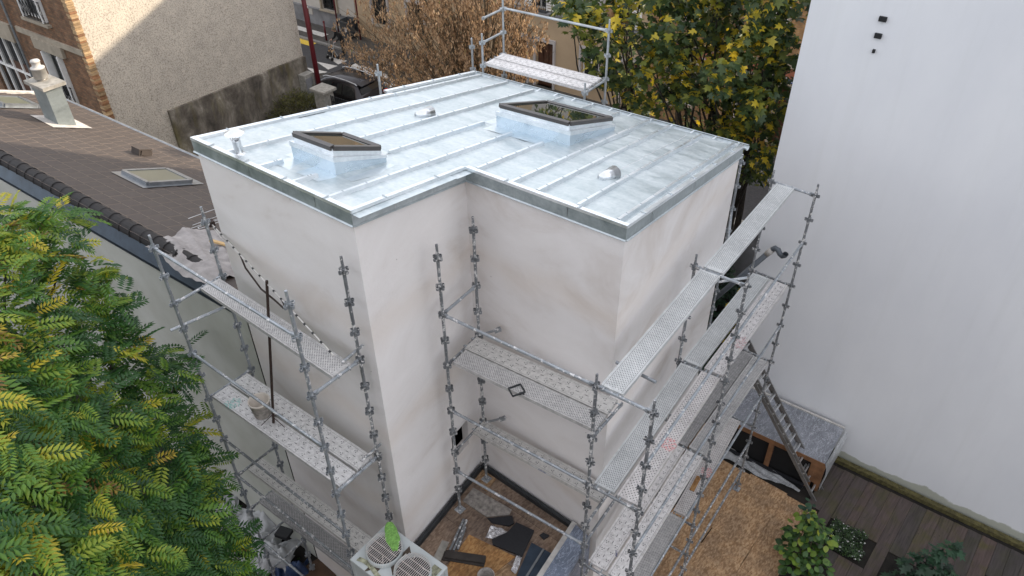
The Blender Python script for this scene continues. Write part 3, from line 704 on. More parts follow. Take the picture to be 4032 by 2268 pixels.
for k, (a, b) in enumerate(spots):
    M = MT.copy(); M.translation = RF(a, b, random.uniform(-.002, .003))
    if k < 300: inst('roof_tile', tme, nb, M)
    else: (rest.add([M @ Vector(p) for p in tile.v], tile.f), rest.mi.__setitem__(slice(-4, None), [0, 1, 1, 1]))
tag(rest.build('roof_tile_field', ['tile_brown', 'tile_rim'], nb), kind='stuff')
# ridge tiles
rt_ = MB(); n = 9; vs = []
for t, r in ((0, .148), (.335, .140), (.335, .157), (.38, .157)):
    for k in range(n):
        a = math.pi * (k / (n - 1)) * 1.16 - .25; vs.append((t, -r * math.cos(a), r * math.sin(a)))
rt_.add(vs, [(i * n + k, i * n + k + 1, (i + 1) * n + k + 1, (i + 1) * n + k) for i in range(3) for k in range(n - 1)])
rme = rt_.mesh('ridge_tile', 'ridge_dark', smooth=True)
for i in range(37):
    M = frame_m(EW(-13.7 + i * .345, .20, 7.40 + random.uniform(-.006, .006)), E1); inst('ridge_tile', rme, nb, M)
MB().bar(RF(-13.65, -.05, .03), RF(-13.65, 4.45, .03), .22, .06, up=EN).build('verge', 'mortar_white', nb)
MB().tube([RF(-13.6, 4.46, .0), RF(.55, 4.46, .0)], .055, 8).build('gutter', 'gutter_grey', nb)
def roof_window(a0, a1, b0, b1, glass):
    m = MB()
    for p, q in (((a0, b0), (a1, b0)), ((a1, b0), (a1, b1)), ((a1, b1), (a0, b1)), ((a0, b1), (a0, b0))): m.bar(RF(*p, .07), RF(*q, .07), .09, .09, up=EN)
    o = m.build('skylight', 'gutter_grey', nb); f = MB()
    f.add([RF(a0 - .15, b0 - .2, .036), RF(a1 + .15, b0 - .2, .036), RF(a1 + .15, b1 + .25, .036), RF(a0 - .15, b1 + .25, .036)], [(0, 1, 2, 3)]); f.build('flashing', 'gutter_grey', o)
    MB().add([RF(a0 + .05, b0 + .05, .10), RF(a1 - .05, b0 + .05, .10), RF(a1 - .05, b1 - .05, .10), RF(a0 + .05, b1 - .05, .10)], [(0, 1, 2, 3)]).build('pane', glass, o)
roof_window(-5.45, -4.50, 1.83, 2.88, 'pale_glass'); roof_window(-12.7, -11.75, 2.25, 3.05, 'pale_glass')
v = MB(); p = RF(-6.95, 3.2, 0)
v.bar(RF(-7.12, 3.1, .10), RF(-7.12, 3.38, .07), .03, .14, up=EN); v.bar(RF(-6.82, 3.1, .10), RF(-6.82, 3.38, .07), .03, .14, up=EN); v.bar(RF(-7.14, 3.2, .17), RF(-6.80, 3.2, .17), .34, .03, up=EN); v.bar(RF(-7.14, 3.05, .07), RF(-6.8, 3.05, .07), .03, .2, up=EN)
v.build('roof_vent', 'tile_brown', nb)
# zinc clad chimney
ch = MB(); cb = [RF(-10.60, 2.72), RF(-9.82, 2.68), RF(-9.74, 3.10), RF(-10.52, 3.14)]; ztop = 6.49 + .98
ch.add([(q.x, q.y, q.z - .1) for q in cb] + [(q.x, q.y, ztop) for q in cb], [(0, 1, 5, 4), (1, 2, 6, 5), (2, 3, 7, 6), (3, 0, 4, 7)])
cc = sum(cb, Vector()) / 4
cho = ch.build('chimney', 'zinc_old', nb)
MB().box((cc.x, cc.y, ztop + .05), (.96, .60, .09), R(4)).build('chimney_cap', 'concrete_pale', cho)
MB().lathe((cc.x - .1, cc.y, ztop + .10), [(.08, 0), (.08, .05), (.17, .06), (.17, .30), (.175, .30), (.175, .33), (.15, .33), (.10, .36), (.11, .47), (.125, .48), (.10, .52), (0, .54)], 14).build('chimney_pot', 'pvc_white', cho, smooth=True)
MB().add([RF(-10.85, 2.45, .035), RF(-9.55, 2.40, .035), RF(-9.45, 3.35, .035), RF(-10.75, 3.4, .035)], [(0, 1, 2, 3)]).build('flashing', 'mortar_white', cho)
# crumpled tarp and a batten where the roof meets the new wall
def tarpf(s, t):
    p = RF(-1.55 + 2.15 * s + .12 * math.sin(7 * t) * (1 - s), -.22 + 1.55 * t + .10 * math.sin(5 * s + 1), 0); n_ = .03 + .07 * abs(math.sin(5 * s + 3 * t)) * abs(math.sin(6 * t - 2 * s + 1)) - .04 * abs(math.sin(11 * t + 4 * s)) + .03 * abs(math.sin(19 * s - 8 * t)) - .02 * abs(math.sin(33 * t + 11 * s)) + random.uniform(-.006, .006)
    if t < .16: p = p + Vector((0, 0, -(.16 - t) * 1.2))
    return p + EN * max(.035, n_ + .03)
tag(MB().sheet(tarpf, 46, 34).build('tarpaulin', 'tarp_grey', smooth=True), 'crumpled grey dust sheet at the end of the tiled roof against the plastered wall', 'tarpaulin')
tag(MB().bar(RF(-.80, .75, .16), RF(.25, 1.15, .17), .10, .03, up=EN).build('timber_batten', 'pine_wood'), 'short yellow pine batten lying on the grey dust sheet', 'batten')

# ------------------------------------------------------------------ roughcast building with a brick front
AC = R(97.2); D7 = Vector((math.cos(AC), math.sin(AC), 0)); O7 = Vector((D7.y, -D7.x, 0))
B0_ = Vector((-23.86, 3.35, 0))
cb_ = thing('brick_building', 'old building with a roughcast side wall and dark brick front', 'building', (B0_.x, B0_.y, 0), R(184))
HT = 14
def SW(d, o, z): p = B0_ + D7 * d + O7 * o; return Vector((p.x, p.y, z))
def BF(a, o, z): p = B0_ - E1 * a - NE * o; return Vector((p.x, p.y, z))     # a metres along the front, o metres out of it
LS = 9.62
MB().add([SW(.02, 0, 0), SW(LS, 0, 0), SW(LS, 0, HT), SW(.02, 0, HT), SW(LS, -9, 0), SW(LS, -9, HT)], [(0, 1, 2, 3), (1, 4, 5, 2)]).build('side_wall', 'roughcast', cb_)
m = MB(); q = [SW(2.35, .0, 0), SW(LS + .03, 0, 0), SW(LS + .03, .12, 0), SW(2.35, .12, 0)]
m.add(q + [Vector((p.x, p.y, 2.66 - .2 * i)) for p, i in zip(q, (0, 1, 1, 0))], [(0, 3, 7, 4), (3, 2, 6, 7), (2, 1, 5, 6), (4, 7, 6, 5)]); m.build('plinth', 'mossy_concrete', cb_)
# openings in the front: (a0, a1, z0, z1)
ops = [(1.78, 3.10, 3.30, 5.22), (1.75, 3.35, 6.38, 8.3), (5.05, 8.2, 2.2, 5.05), (5.05, 8.2, 6.55, 8.2), (1.78, 3.10, .4, 2.2), (1.75, 3.35, 9.5, 11.4), (5.05, 8.2, 9.5, 11.4)]
m = MB(); ax = sorted({0, 12} | {v for o in ops for v in o[:2]}); zx = sorted({0, HT} | {v for o in ops for v in o[2:]})
for a0, a1 in zip(ax, ax[1:]):
    for z0, z1 in zip(zx, zx[1:]):
        ca, cz = (a0 + a1) / 2, (z0 + z1) / 2
        if any(o[0] < ca < o[1] and o[2] < cz < o[3] for o in ops): continue
        m.add([BF(a0, 0, z0), BF(a0, 0, z1), BF(a1, 0, z1), BF(a1, 0, z0)], [(0, 3, 2, 1)])
for a0, a1, z0, z1 in ops:
    for (p, q) in (((a0, z0), (a1, z0)), ((a1, z0), (a1, z1)), ((a1, z1), (a0, z1)), ((a0, z1), (a0, z0))):
        m.add([BF(p[0], 0, p[1]), BF(q[0], 0, q[1]), BF(q[0], -.22, q[1]), BF(p[0], -.22, p[1])], [(0, 1, 2, 3)])
m.build('front_wall', 'old_brick', cb_)
for k, (a0, a1, z0, z1) in enumerate(ops):
    f = MB(); nb_ = 2 if a1 - a0 < 2 else 4
    for t in np.linspace(a0 + .04, a1 - .04, nb_ + 1): f.bar(BF(t, -.14, z0), BF(t, -.14, z1), .07, .07, up=NE)
    for z in np.linspace(z0 + .04, z1 - .04, 3 if nb_ == 4 else 2): f.bar(BF(a0, -.137, z), BF(a1, -.137, z), .07, .07)
    o = f.build('window', 'paint_white', cb_)
    MB().add([BF(a0, -.17, z0), BF(a1, -.17, z0), BF(a1, -.17, z1), BF(a0, -.17, z1)], [(0, 1, 2, 3)]).build('pane', 'window_glass', o)
    if nb_ == 2:
        for s_, aa in ((0, a0), (1, a1)):
            sh = MB(); sh.bar(BF(aa + (.12 if s_ == 0 else -.12), .02, z0 + .03), BF(aa + (.12 if s_ == 0 else -.12), .02, z1 - .03), .05, .26, up=NE)
            sh.build('shutter', 'paint_white', o)
        MB().bar(BF(a0 - .12, .06, z0 - .06), BF(a1 + .12, .06, z0 - .06), .18, .10).build('sill', 'stone_trim', o)
        rl = MB(); rl.tube([BF(a0 - .02, .12, z0 + .75), BF(a1 + .02, .12, z0 + .75)], .022, 6); rl.tube([BF(a0 - .02, .12, z0 + .06), BF(a1 + .02, .12, z0 + .06)], .015, 6)
        nn = 7
        for j in range(nn + 1): rl.tube([BF(a0 + (a1 - a0) * j / nn, .12, z0 + .05), BF(a0 + (a1 - a0) * j / nn, .12, z0 + .75)], .011, 5)
        for j in range(nn): rl.tube([BF(a0 + (a1 - a0) * j / nn, .12, z0 + .1), BF(a0 + (a1 - a0) * (j + 1) / nn, .12, z0 + .7)], .009, 4); rl.tube([BF(a0 + (a1 - a0) * (j + 1) / nn, .12, z0 + .1), BF(a0 + (a1 - a0) * j / nn, .12, z0 + .7)], .009, 4)
        rl.build('railing', 'black_matte', o)
        MB().bar(BF(a0 - .35, .05, z1 + .20), BF(a1 + .35, .05, z1 + .20), .12, .40).build('lintel', 'stone_trim', cb_)
    elif k == 2: MB().bar(BF(a0, .03, z1 + .35), BF(a1 + 3, .03, z1 + .35), .12, .7).build('lintel', 'stone_trim', cb_)
MB().bar(BF(.02, .02, 5.70), BF(4.55, .02, 5.70), .08, .20).build('string_course', 'stone_trim', cb_)
MB().tube([BF(4.63, .12, 0), BF(4.63, .12, HT)], .05, 8).build('downpipe', 'gutter_grey', cb_)
MB().add([BF(5.2, -.165, 2.2), BF(6.9, -.165, 2.2), BF(6.9, -.165, 4.0), BF(5.2, -.165, 4.0)], [(0, 1, 2, 3)]).build('door', 'door_brown', cb_)
bk = [MB().box((0, 0, 0), (.235, .25, .066)).mesh('brick', 'brick_yellow'), MB().box((0, 0, 0), (.235, .25, .066)).mesh('brick', 'brick_red')]
for k in range(120):
    z = 2.75 + k * .0755
    if z > 11.7: break
    w = .10 if k % 2 else .13
    M = Matrix.Translation(SW(.105 + w * .0, .006 + .012 * (k % 2), z) + Vector((-.10 + (0.03 if k % 2 else 0), 0, 0))) @ Matrix.Rotation(R(4), 4, 'Z')
    inst('brick', bk[0 if (k * 7) % 10 < (8 if z > 5 else 5) else 1], cb_, M)
shd = thing('garden_shed', 'dark flat roofed shed tucked between the tiled roof and the roughcast wall', 'shed', (-20.2, 5.4, 0))
MB().box((-19.6, 5.2, .85), (2.2, 2.3, 1.7), R(4)).build('wall', 'steel_dark', shd); MB().box((-19.6, 5.2, 1.75), (2.4, 2.5, .1), R(4)).build('roof', 'black_board', shd)
m = MB(); MBk = [(-20.8, 3.92), (-18.3, 4.08), (-18.45, 6.5), (-20.95, 6.35)]
for a, b in zip(MBk, MBk[1:] + MBk[:1]): m.bar((*a, 1.84), (*b, 1.84), .14, .10)
m.build('roof_edge', 'gutter_grey', shd)

# ------------------------------------------------------------------ scaffolding
def rosette_mesh(name, mat):
    m = MB().lathe((0, 0, 0), [(.026, -.04), (.030, -.036), (.030, .036), (.026, .04)], 8)
    for k in range(4):
        a = k * math.pi / 2; c, s = math.cos(a), math.sin(a); n = 8; vs = []
        for z in (-.022, .022):
            for r in (.025, .0185):
                for j in range(n): t = 2 * math.pi * j / n; x, y = .055 + r * math.cos(t), r * math.sin(t); vs.append((c * x - s * y, s * x + c * y, z))
        fs = []
        for j in range(n):
            q = (j + 1) % n; fs += [(j, q, 2 * n + q, 2 * n + j), (n + q, n + j, 3 * n + j, 3 * n + q), (2 * n + j, 2 * n + q, 3 * n + q, 3 * n + j), (q, j, n + j, n + q)]
        m.add(vs, fs)
    return m.mesh(name, mat)
ROS = {k: rosette_mesh('rosette', k) for k in ('tube_galv', 'tube_dirty', 'tube_clean')}
HEAD = None
class Scaffold:
    def __init__(s, label, loc, mat): s.t = thing('scaffold', label, 'scaffold', loc); s.mat = mat; s.p = {}; s.lv = {}
    def pole(s, k, x, y, z0, z1, lv, zmin=None, mat=None):
        mat = mat or s.mat
        m = MB().tube([(x, y, z0 + .01), (x, y, z1 - .15)], .0245, 10).tube([(x, y, z1 - .15), (x, y, z1)], .019, 8)
        o = m.build('standard', mat, s.t, smooth=False); s.p[k] = (x, y); s.lv[k] = lv
        rz = random.uniform(0, 1)
        z = lv
        while z > z0 + .15:
            inst('rosette', ROS[mat], o, Matrix.Translation((x, y, z)) @ Matrix.Rotation(R(4), 4, 'Z')); z -= .5
        if z0 <= .01 or abs(z0 - ZE) < .03: MB().box((x, y, z0 + .006), (.15, .15, .012)).build('base_plate', 'tube_galv', o)
        return o
    def led(s, a, b, z, name='ledger', r=.0242, mat=None):
        a = Vector((*(s.p[a] if isinstance(a, str) else a), z)); b = Vector((*(s.p[b] if isinstance(b, str) else b), z)); d = (b - a).normalized()
        m = MB().tube([a + d * .075, b - d * .075], r, 8)
        for p, q in ((a + d * .035, a + d * .10), (b - d * .10, b - d * .035)): m.bar(p, q, .034, .062)
        return m.build(name, mat or s.mat, s.t)
    def plank(s, a, b, z, mat, w=.32):
        a, b = Vector((*a, z)), Vector((*b, z)); L = (b - a).length
        key = (round(L, 2), mat)
        if key not in PLANKS:
            h = L / 2 - .012; m = MB(); e = w / 2
            m.add([(-h, -e, 0), (h, -e, 0), (h, e, 0), (-h, e, 0), (-h, -e, -.055), (h, -e, -.055), (h, e, -.055), (-h, e, -.055)], [(0, 1, 2, 3), (0, 4, 5, 1), (2, 6, 7, 3), (0, 3, 7, 4), (1, 5, 6, 2)])
            m.add([(-h, -e + .02, -.055), (h, -e + .02, -.055), (h, e - .02, -.055), (-h, e - .02, -.055)], [])
            for sg in (-1, 1): m.bar((-h, sg * (e - .006), .003), (h, sg * (e - .006), .003), .012, .010)
            PLANKS[key] = m.mesh('deck_plank', mat)
            HOOKS[key] = h
        M = frame_m((a + b) / 2, b - a); o = inst('deck_plank', PLANKS[key], s.t, M); [inst('hook', HOOK, o, M @ Matrix.Translation((sx * HOOKS[key], sy_, 0)) @ Matrix.Rotation(0 if sx > 0 else math.pi, 4, 'Z')) for sx in (-1, 1) for sy_ in (-.10, .10)]; return o
PLANKS, HOOKS = {}, {}
HOOK = MB().tube([(0, 0, -.02), (.03, 0, .012), (.055, 0, -.01), (.058, 0, -.04)], .009, 5).mesh('hook', 'tube_galv')
# left scaffold, in front of the left wall
S = Scaffold('dirty tube scaffold standing in front of the left plastered wall beside the green tree', (-4.1, -2.9, 0), 'tube_galv')
S.pole('A', -5.61, -3.31, 0, 9.38, 9.157); S.pole('B', -5.64, -2.47, 0, 9.42, 9.157); S.pole('C', -2.51, -3.21, 0, 9.87, 9.657); S.pole('D', -2.54, -2.37, 0, 9.87, 9.657, mat='tube_dirty')
LV = lambda i: 9.157 - .5 * i
for a, b, i, n in (('A', 'C', 0, 'guardrail'), ('A', 'C', 4, 'guardrail'), ('A', 'C', 8, 'guardrail'), ('A', 'C', 10, 'ledger'), ('A', 'B', 2, 'transom'), ('C', 'D', 2, 'transom'), ('A', 'B', 6, 'transom'), ('C', 'D', 6, 'transom'), ('A', 'B', 10, 'transom'), ('C', 'D', 10, 'transom'), ('A', 'B', 12, 'transom'), ('C', 'D', 12, 'transom'), ('A', 'B', 14, 'transom'), ('A', 'C', 14, 'ledger'), ('A', 'B', 16, 'transom'), ('C', 'D', 16, 'transom')):
    S.led(a, b, LV(i), n, mat='tube_dirty' if i > 6 else None)
m = MB().tube([(-5.66, -3.48, 7.72), (-5.44, -2.26, 7.72)], .0242, 8); m.build('wall_tie', 'tube_galv', S.t)
for z in (8.3, 6.3): MB().tube([(-2.60, -2.62, z - .05), (-2.56, -2.26, z + .04)], .022, 8).build('wall_tie', 'tube_dirty', S.t)
S.plank((-5.58, -2.72), (-2.52, -2.69), 8.205, 'plank_mesh_dirty'); S.plank((-5.57, -3.11), (-2.53, -2.965), 6.205, 'plank_slot_teal'); S.plank((-5.575, -2.75), (-2.555, -2.605), 6.205, 'plank_slot')
S.plank((-5.565, -2.96), (-2.58, -2.80), 4.205, 'plank_caked'); S.plank((-5.60, -2.95), (-2.56, -2.79), 3.205, 'plank_mesh_dark')
# corner scaffold: a bay on the low roof and two bays along the right wall
S2 = Scaffold('long dirty tube scaffold wrapping the front right corner of the plastered house', (.5, 1.5, 0), 'tube_dirty')
for k, x, y, z0, z1, lv, mt in (('E', -2.29, -1.02, ZE, 9.43, 9.21, None), ('F', -2.37, -.21, ZE, 9.43, 9.21, None), ('G', .24, -.81, 0, 8.42, 8.21, None), ('H', 1.05, -.75, 0, 8.44, 8.21, None), ('I', -.06, 2.27, 0, 8.44, 8.21, None), ('J', .78, 2.32, 0, 8.44, 8.21, None), ('K', .54, 5.46, 0, 8.44, 8.21, None), ('L', -.27, 5.45, 0, 8.44, 8.21, None)):
    S2.pole(k, x, y, z0, z1, lv, mat=mt)
for a, b, z, n in (('E', 'G', 8.21, 'guardrail'), ('E', 'F', 8.21, 'transom'), ('E', 'F', 7.21, 'transom'), ('G', (.20, .02), 7.21, 'transom'), ('E', 'G', 6.21, 'guardrail'), ('E', 'F', 5.21, 'transom'), ('G', (.16, .02), 5.21, 'transom'), ('E', 'G', 4.71, 'guardrail'),
    ('G', 'H', 8.21, 'transom'), ('I', 'J', 8.21, 'transom'), ('L', 'K', 8.21, 'transom'), ('G', 'H', 6.21, 'transom'), ('I', 'J', 6.21, 'transom'), ('L', 'K', 6.21, 'transom'), ('G', 'H', 4.21, 'transom'), ('I', 'J', 4.21, 'transom'), ('L', 'K', 4.21, 'transom'), ('G', 'H', 2.21, 'transom'), ('I', 'J', 2.21, 'transom'), ('L', 'K', 2.21, 'transom'), ('I', 'J', 1.21, 'transom'),
    ('J', 'K', 7.21, 'guardrail'), ('H', 'J', 7.21, 'guardrail'), ('J', 'K', 5.21, 'guardrail'), ('H', 'J', 5.21, 'guardrail'), ('J', 'K', 3.21, 'guardrail'), ('H', 'J', 3.21, 'guardrail'), ('J', 'K', 1.71, 'ledger'), ('H', 'J', 1.71, 'ledger'), ('J', 'K', .71, 'ledger'), ('H', 'J', .71, 'ledger'), ('G', 'I', 4.71, 'ledger'), ('G', 'I', 3.71, 'ledger')):
    S2.led(a, b, z, n, mat='tube_galv' if n == 'guardrail' or z > 7.9 else None)
MB().tube([(.12, -.16, 8.08), (.73, -.12, 8.05)], .0242, 8).build('wall_tie', 'tube_galv', S2.t); MB().tube([(.30, 2.38, 8.02), (.62, 2.82, 8.0)], .0242, 8).build('wall_tie', 'tube_galv', S2.t)
for x, y, z in ((-1.98, -.12, 7.5), (-1.95, -.10, 5.5)): MB().tube([(x - .32, y - .16, z - .2), (x, y, z)], .02, 8).bar((x - .08, y - .06, z - .05), (x, y, z), .06, .06).build('wall_tie', 'tube_dirty', S2.t)
S2.plank((.46, -.79), (.225, 2.235), 8.26, 'plank_mesh'); S2.plank((.235, 2.29), (.02, 5.38), 8.26, 'plank_mesh')
S2.plank((.47, -.76), (.165, 2.24), 6.26, 'plank_mesh'); S2.plank((.84, -.73), (.535, 2.28), 6.26, 'plank_dots'); S2.plank((.165, 2.30), (-.03, 5.34), 6.26, 'plank_mesh'); S2.plank((.535, 2.34), (.345, 5.36), 6.26, 'plank_slot_pink')
S2.plank((.47, -.74), (.19, 2.25), 4.26, 'plank_slot_white'); S2.plank((.83, -.72), (.535, 2.28), 4.26, 'plank_slot_white'); S2.plank((.19, 2.30), (.02, 5.36), 4.26, 'plank_mesh_dark'); S2.plank((.54, 2.33), (.36, 5.37), 4.26, 'plank_mesh_dirty')
S2.plank((.47, 2.37), (.10, 5.38), 2.26, 'plank_dots'); S2.plank((.70, -.72), (.42, 2.29), 2.26, 'plank_mesh_dirty')
S2.plank((-2.33, -.46), (.17, -.20), 7.26, 'plank_caked'); pl1 = S2.plank((-2.26, -.80), (.21, -.55), 7.26, 'plank_mesh_dirty'); pl2 = S2.plank((-2.34, -.38), (.16, -.18), 5.26, 'plank_caked')
# street side scaffold behind the roof
S3 = Scaffold('clean galvanised scaffold with a guard rail beyond the far edge of the zinc roof', (-5.6, 5.5, 0), 'tube_clean')
for k, x, y, z1, lv in (('M', -6.92, 5.80, 11.3, 10.9), ('N', -6.85, 5.02, 9.60, 9.4), ('O', -4.33, 6.02, 10.15, 9.92), ('P', -4.28, 5.20, 9.12, 8.9), ('X', -7.32, 5.20, 9.35, 9.15), ('Y', -6.80, 2.07, 9.86, 9.68), ('Z', -.94, 5.54, 8.5, 8.33)):
    S3.pole(k, x, y, 0, z1, lv, mat='tube_galv' if k in 'Z' else None)
S3.led('M', 'O', 9.92, 'guardrail', .026); S3.led('N', 'M', 9.90, 'guardrail', .026); S3.led('N', 'M', 9.40, 'guardrail', .026)
for a, b in (('N', 'M'), ('P', 'O')): S3.led(a, b, 8.9, 'transom', .026)
S3.plank((-6.86, 5.22), (-4.33, 5.42), 8.95, 'plank_slot_white'); S3.plank((-6.89, 5.58), (-4.36, 5.78), 8.95, 'plank_slot_white')
MB().tube([(-.94, 5.54, 7.3), (-.62, 4.85, 7.0)], .024, 8).build('wall_tie', 'tube_galv', S3.t)
# makers' marks
def text(body, loc, x, up, size, mat, parent, name='lettering', ex=.001):
    cu = bpy.data.curves.new(name, 'FONT'); cu.body = body; cu.size = size; cu.extrude = ex; cu.align_x = 'CENTER'; cu.align_y = 'CENTER'
    t = bpy.data.objects.new(name, cu); COL.objects.link(t); dg = bpy.context.evaluated_depsgraph_get(); me = bpy.data.meshes.new_from_object(t.evaluated_get(dg))
    bpy.data.objects.remove(t); me.materials.clear(); me.materials.append(MATS[mat]); me.name = name
    x = Vector(x).normalized(); up = Vector(up).normalized(); z = x.cross(up); M = Matrix((x, up, z)).transposed().to_4x4(); M.translation = loc
    return inst(name, me, parent, M)
def edge_sticker(pl, t, body):
    M = WM[pl]; p = M @ Vector((t, -.1615, -.028)); x = (M.to_3x3() @ Vector((1, 0, 0))); m = MB(); z = Vector((0, 0, 1)); q = M.to_3x3() @ Vector((0, -1, 0))
    m.add([p - x * .20 - z * .02, p + x * .20 - z * .02, p + x * .20 + z * .02, p - x * .20 + z * .02], [(0, 1, 2, 3)]); m.build('sticker', 'sticker_white', pl)
    text(body, p + q * .002 + x * .03, x, z, .04, 'ink_blue', pl)
edge_sticker(pl2, .15, 'COMABI')
text('COMABI', (.965 - .16, -.785 , 5.0), (0, .12, -1), (1, .0, 0), .05, 'ink_blue', S2.t)
# things left on the decks
cl = MB(); cz = 7.275; cp = [(-1.21, -.86), (-1.13, -.68), (-.98, -.76), (-1.06, -.94)]
for a, b in zip(cp, cp[1:] + cp[:1]): cl.bar((*a, cz), (*b, cz), .018, .022)
cl.bar((-1.02, -.84, cz), (-.97, -.79, cz), .03, .03)
tag(cl.build('clamp_frame', 'steel_dark'), 'small square steel clamp frame lying on the perforated front plank', 'clamp')
tag(MB().box((.325, 3.22, 2.268), (.10, .42, .012), R(8)).build('osb_offcut', 'osb_fresh'), 'orange chipboard strip lying on the lowest perforated plank', 'board')
bu = thing('bucket', 'plaster splashed white bucket standing on the left scaffold deck', 'bucket', (-4.59, -3.0, 6.21))
MB().lathe((-4.57, -2.98, 6.21), [(.0, .0), (.125, 0), (.162, .30), (.172, .30), (.172, .32), (.157, .32), (.153, .30), (.12, .05), (0, .045)], 20).build('pail', 'bucket_white', bu, smooth=True)
MB().lathe((-4.57, -2.98, 6.21), [(.127, .0), (.1565, .235)], 20).build('splash', 'bucket_dirty', bu, smooth=True)
# television aerial leaning on the left scaffold
an = thing('tv_aerial', 'long television aerial on a rusty leaning mast propped on the left scaffold', 'aerial', (-4.27, -2.99, 6.2))
mt_, mb_ = Vector((-4.12, -2.575, 8.80)), Vector((-4.27, -2.99, 6.23))
mm = MB().tube([mb_, mt_ + (mt_ - mb_).normalized() * .06], .021, 8); mo = mm.build('mast', 'rust_brown', an)
st_ = MB()
for dx, dy in ((.22, .05), (-.10, -.16), (-.02, .2)): st_.tube([mb_ + Vector((0, 0, .16)), mb_ + Vector((dx, dy, .0))], .006, 5)
st_.build('stay_bracket', 'rust_brown', mo)
ba, bb_ = Vector((-6.20, -2.165, 8.80)), Vector((-2.27, -2.925, 8.80)); d = (bb_ - ba).normalized(); pz = Vector((d.y, -d.x, 0)).normalized()
bo = MB().tube([ba, bb_], .011, 8).build('boom', 'pvc_white', an)
dm = MB(); L = (bb_ - ba).length
for k in range(17):
    p = ba + d * (.28 + k * (L - .36) / 16); dm.tube([p - d * .022, p + d * .022], .0145, 6)
dm.build('director_clamp', 'black_matte', bo)
el = MB()
for o, l, dz in ((-.10, .26, .10), (-.10, .26, -.08), (-.04, .24, .0)): el.tube([ba + d * o - pz * l + Vector((0, 0, dz)), ba + d * o + pz * l + Vector((0, 0, dz))], .005, 5)
lo = []
for k in range(17):
    a = 2 * math.pi * k / 16; lo.append(ba + d * (.10 + .035 * math.cos(a)) + pz * (.20 * max(-1, min(1, 1.6 * math.sin(a)))) + Vector((0, 0, .0)))
el.tube(lo, .006, 5, caps=False); el.build('dipole', 'alu', bo); MB().box(ba + d * .10 + Vector((0, 0, .01)), (.11, .09, .08), R(-11)).build('junction_box', 'rust_brown', bo)
cab = [ba + d * .12 + Vector((0, 0, -.03)), ba + d * .4 + Vector((0, 0, -.10)), ba + d * 1.0 + Vector((0, 0, -.03)), ba + d * 1.35 + Vector((0, 0, -.03))]
MB().tube(cab, .007, 5).build('cable', 'pvc_white', bo)
br2 = [ba + d * 1.2, ba + d * 1.35 + Vector((0, -.02, -.14)), ba + d * 1.8 + Vector((0, -.01, -.27)), ba + d * 2.25 + Vector((0, 0, -.20)), ba + d * 2.55 + Vector((0, 0, -.16)), ba + d * 2.62 + Vector((0, 0, -.05)), ba + d * 2.56]
MB().tube(br2, .014, 7).build('boom_brace', 'rust_brown', bo)
# ladder
ld = thing('ladder', 'grey aluminium extension ladder leaning up from the terrace to the right scaffold', 'ladder', (2.1, 6.5, 0))
f0, f1 = Vector((2.14, 6.30, 0)), Vector((2.13, 6.74, 0)); up_ = Vector((-.79, .01, 1.0)).normalized(); nn = Vector((-1.0, 0, -.79)).normalized()
for off, base, l in ((0, 0, 4.4), (.075, .55, 4.2)):
    for k, f in enumerate((f0, f1)):
        w_ = Vector((0, .03 * (1 if k == 0 else -1), 0)) if off else Vector()
        p = f + w_ + up_ * base - nn * off; MB().bar(p, p + up_ * l, .032, .085, up=nn).build('rail', 'ladder_alu', ld)
    rg = MB(); j = .25
    while j < l - .1:
        p = f0 + up_ * (base + j) - nn * off; q = f1 + up_ * (base + j) - nn * off; rg.bar(p, q, .032, .032, up=nn); j += .28
    rg.build('rung', 'alu', ld)
# drain pipe against the white wall
pp = thing('drain_pipe', 'grey plastic drain pipe with an open swan neck sloping up the white wall', 'pipe', (-1.2, 7.5, 4))
MB().tube([(-2.1, 7.5, 2.8), (-.70, 7.5, 5.30)], .062, 12).build('pipe', 'pvc_grey', pp, smooth=True); MB().tube([(-.72, 7.5, 5.265), (-.62, 7.5, 5.44)], .070, 12).build('collar', 'pvc_white', pp, smooth=True)
MB().tube([(-.63, 7.5, 5.425), (-.57, 7.49, 5.50), (-.49, 7.47, 5.50), (-.42, 7.44, 5.44), (-.35, 7.42, 5.42), (-.30, 7.40, 5.47), (-.28, 7.39, 5.53)], .060, 12, caps=False).build('swan_neck', 'pvc_grey', pp, smooth=True)
# glazed lean-to under plastic at the foot of the white wall
lt = thing('lean_to', 'low timber framed lean-to covered in clear plastic against the white wall', 'lean-to', (.8, 7.1, 0))
LT = [(-.46, 6.42, 1.0), (2.03, 6.60, 1.0), (1.97, 7.86, 1.12), (-.55, 7.70, 1.12)]
MB().add(LT, [(0, 1, 2, 3)]).build('plastic_cover', 'film_clear', lt)
m = MB(); m.bar((-.46, 6.44, .93), (2.02, 6.62, .93), .07, .13)
for x in (-.44, .78, 1.80, 2.0): m.bar((x, 6.44 + (x + .46) * .072, 0), (x, 6.44 + (x + .46) * .072, .9), .06 if x < 1.9 else .05, .12, up=(1, 0, 0))
m.bar((1.80, 6.60, .55), (2.02, 6.62, .55), .04, .62); m.build('frame', 'timber_frame', lt)
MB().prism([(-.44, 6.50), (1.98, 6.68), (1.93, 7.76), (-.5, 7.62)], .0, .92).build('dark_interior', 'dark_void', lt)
MB().bar((-.50, 6.36, .02), (1.75, 6.53, .02), .10, .10).build('sill', 'black_board', lt)
MB().bar((-.55, 7.68, 1.13), (1.98, 7.83, 1.13), .05, .04).build('flashing', 'pvc_white', lt)
def hang(s, t): return Vector((2.035 + .04 * math.sin(5 * t) + .10 * t, 6.60 + 1.2 * s + .02 * math.sin(20 * s + 3 * t), 1.0 + .1 * s - t * (.62 if s > .5 else .95 - .6 * s)))
MB().sheet(hang, 14, 8).build('plastic_skirt', 'film_pale', lt, smooth=True)
pw = MB()
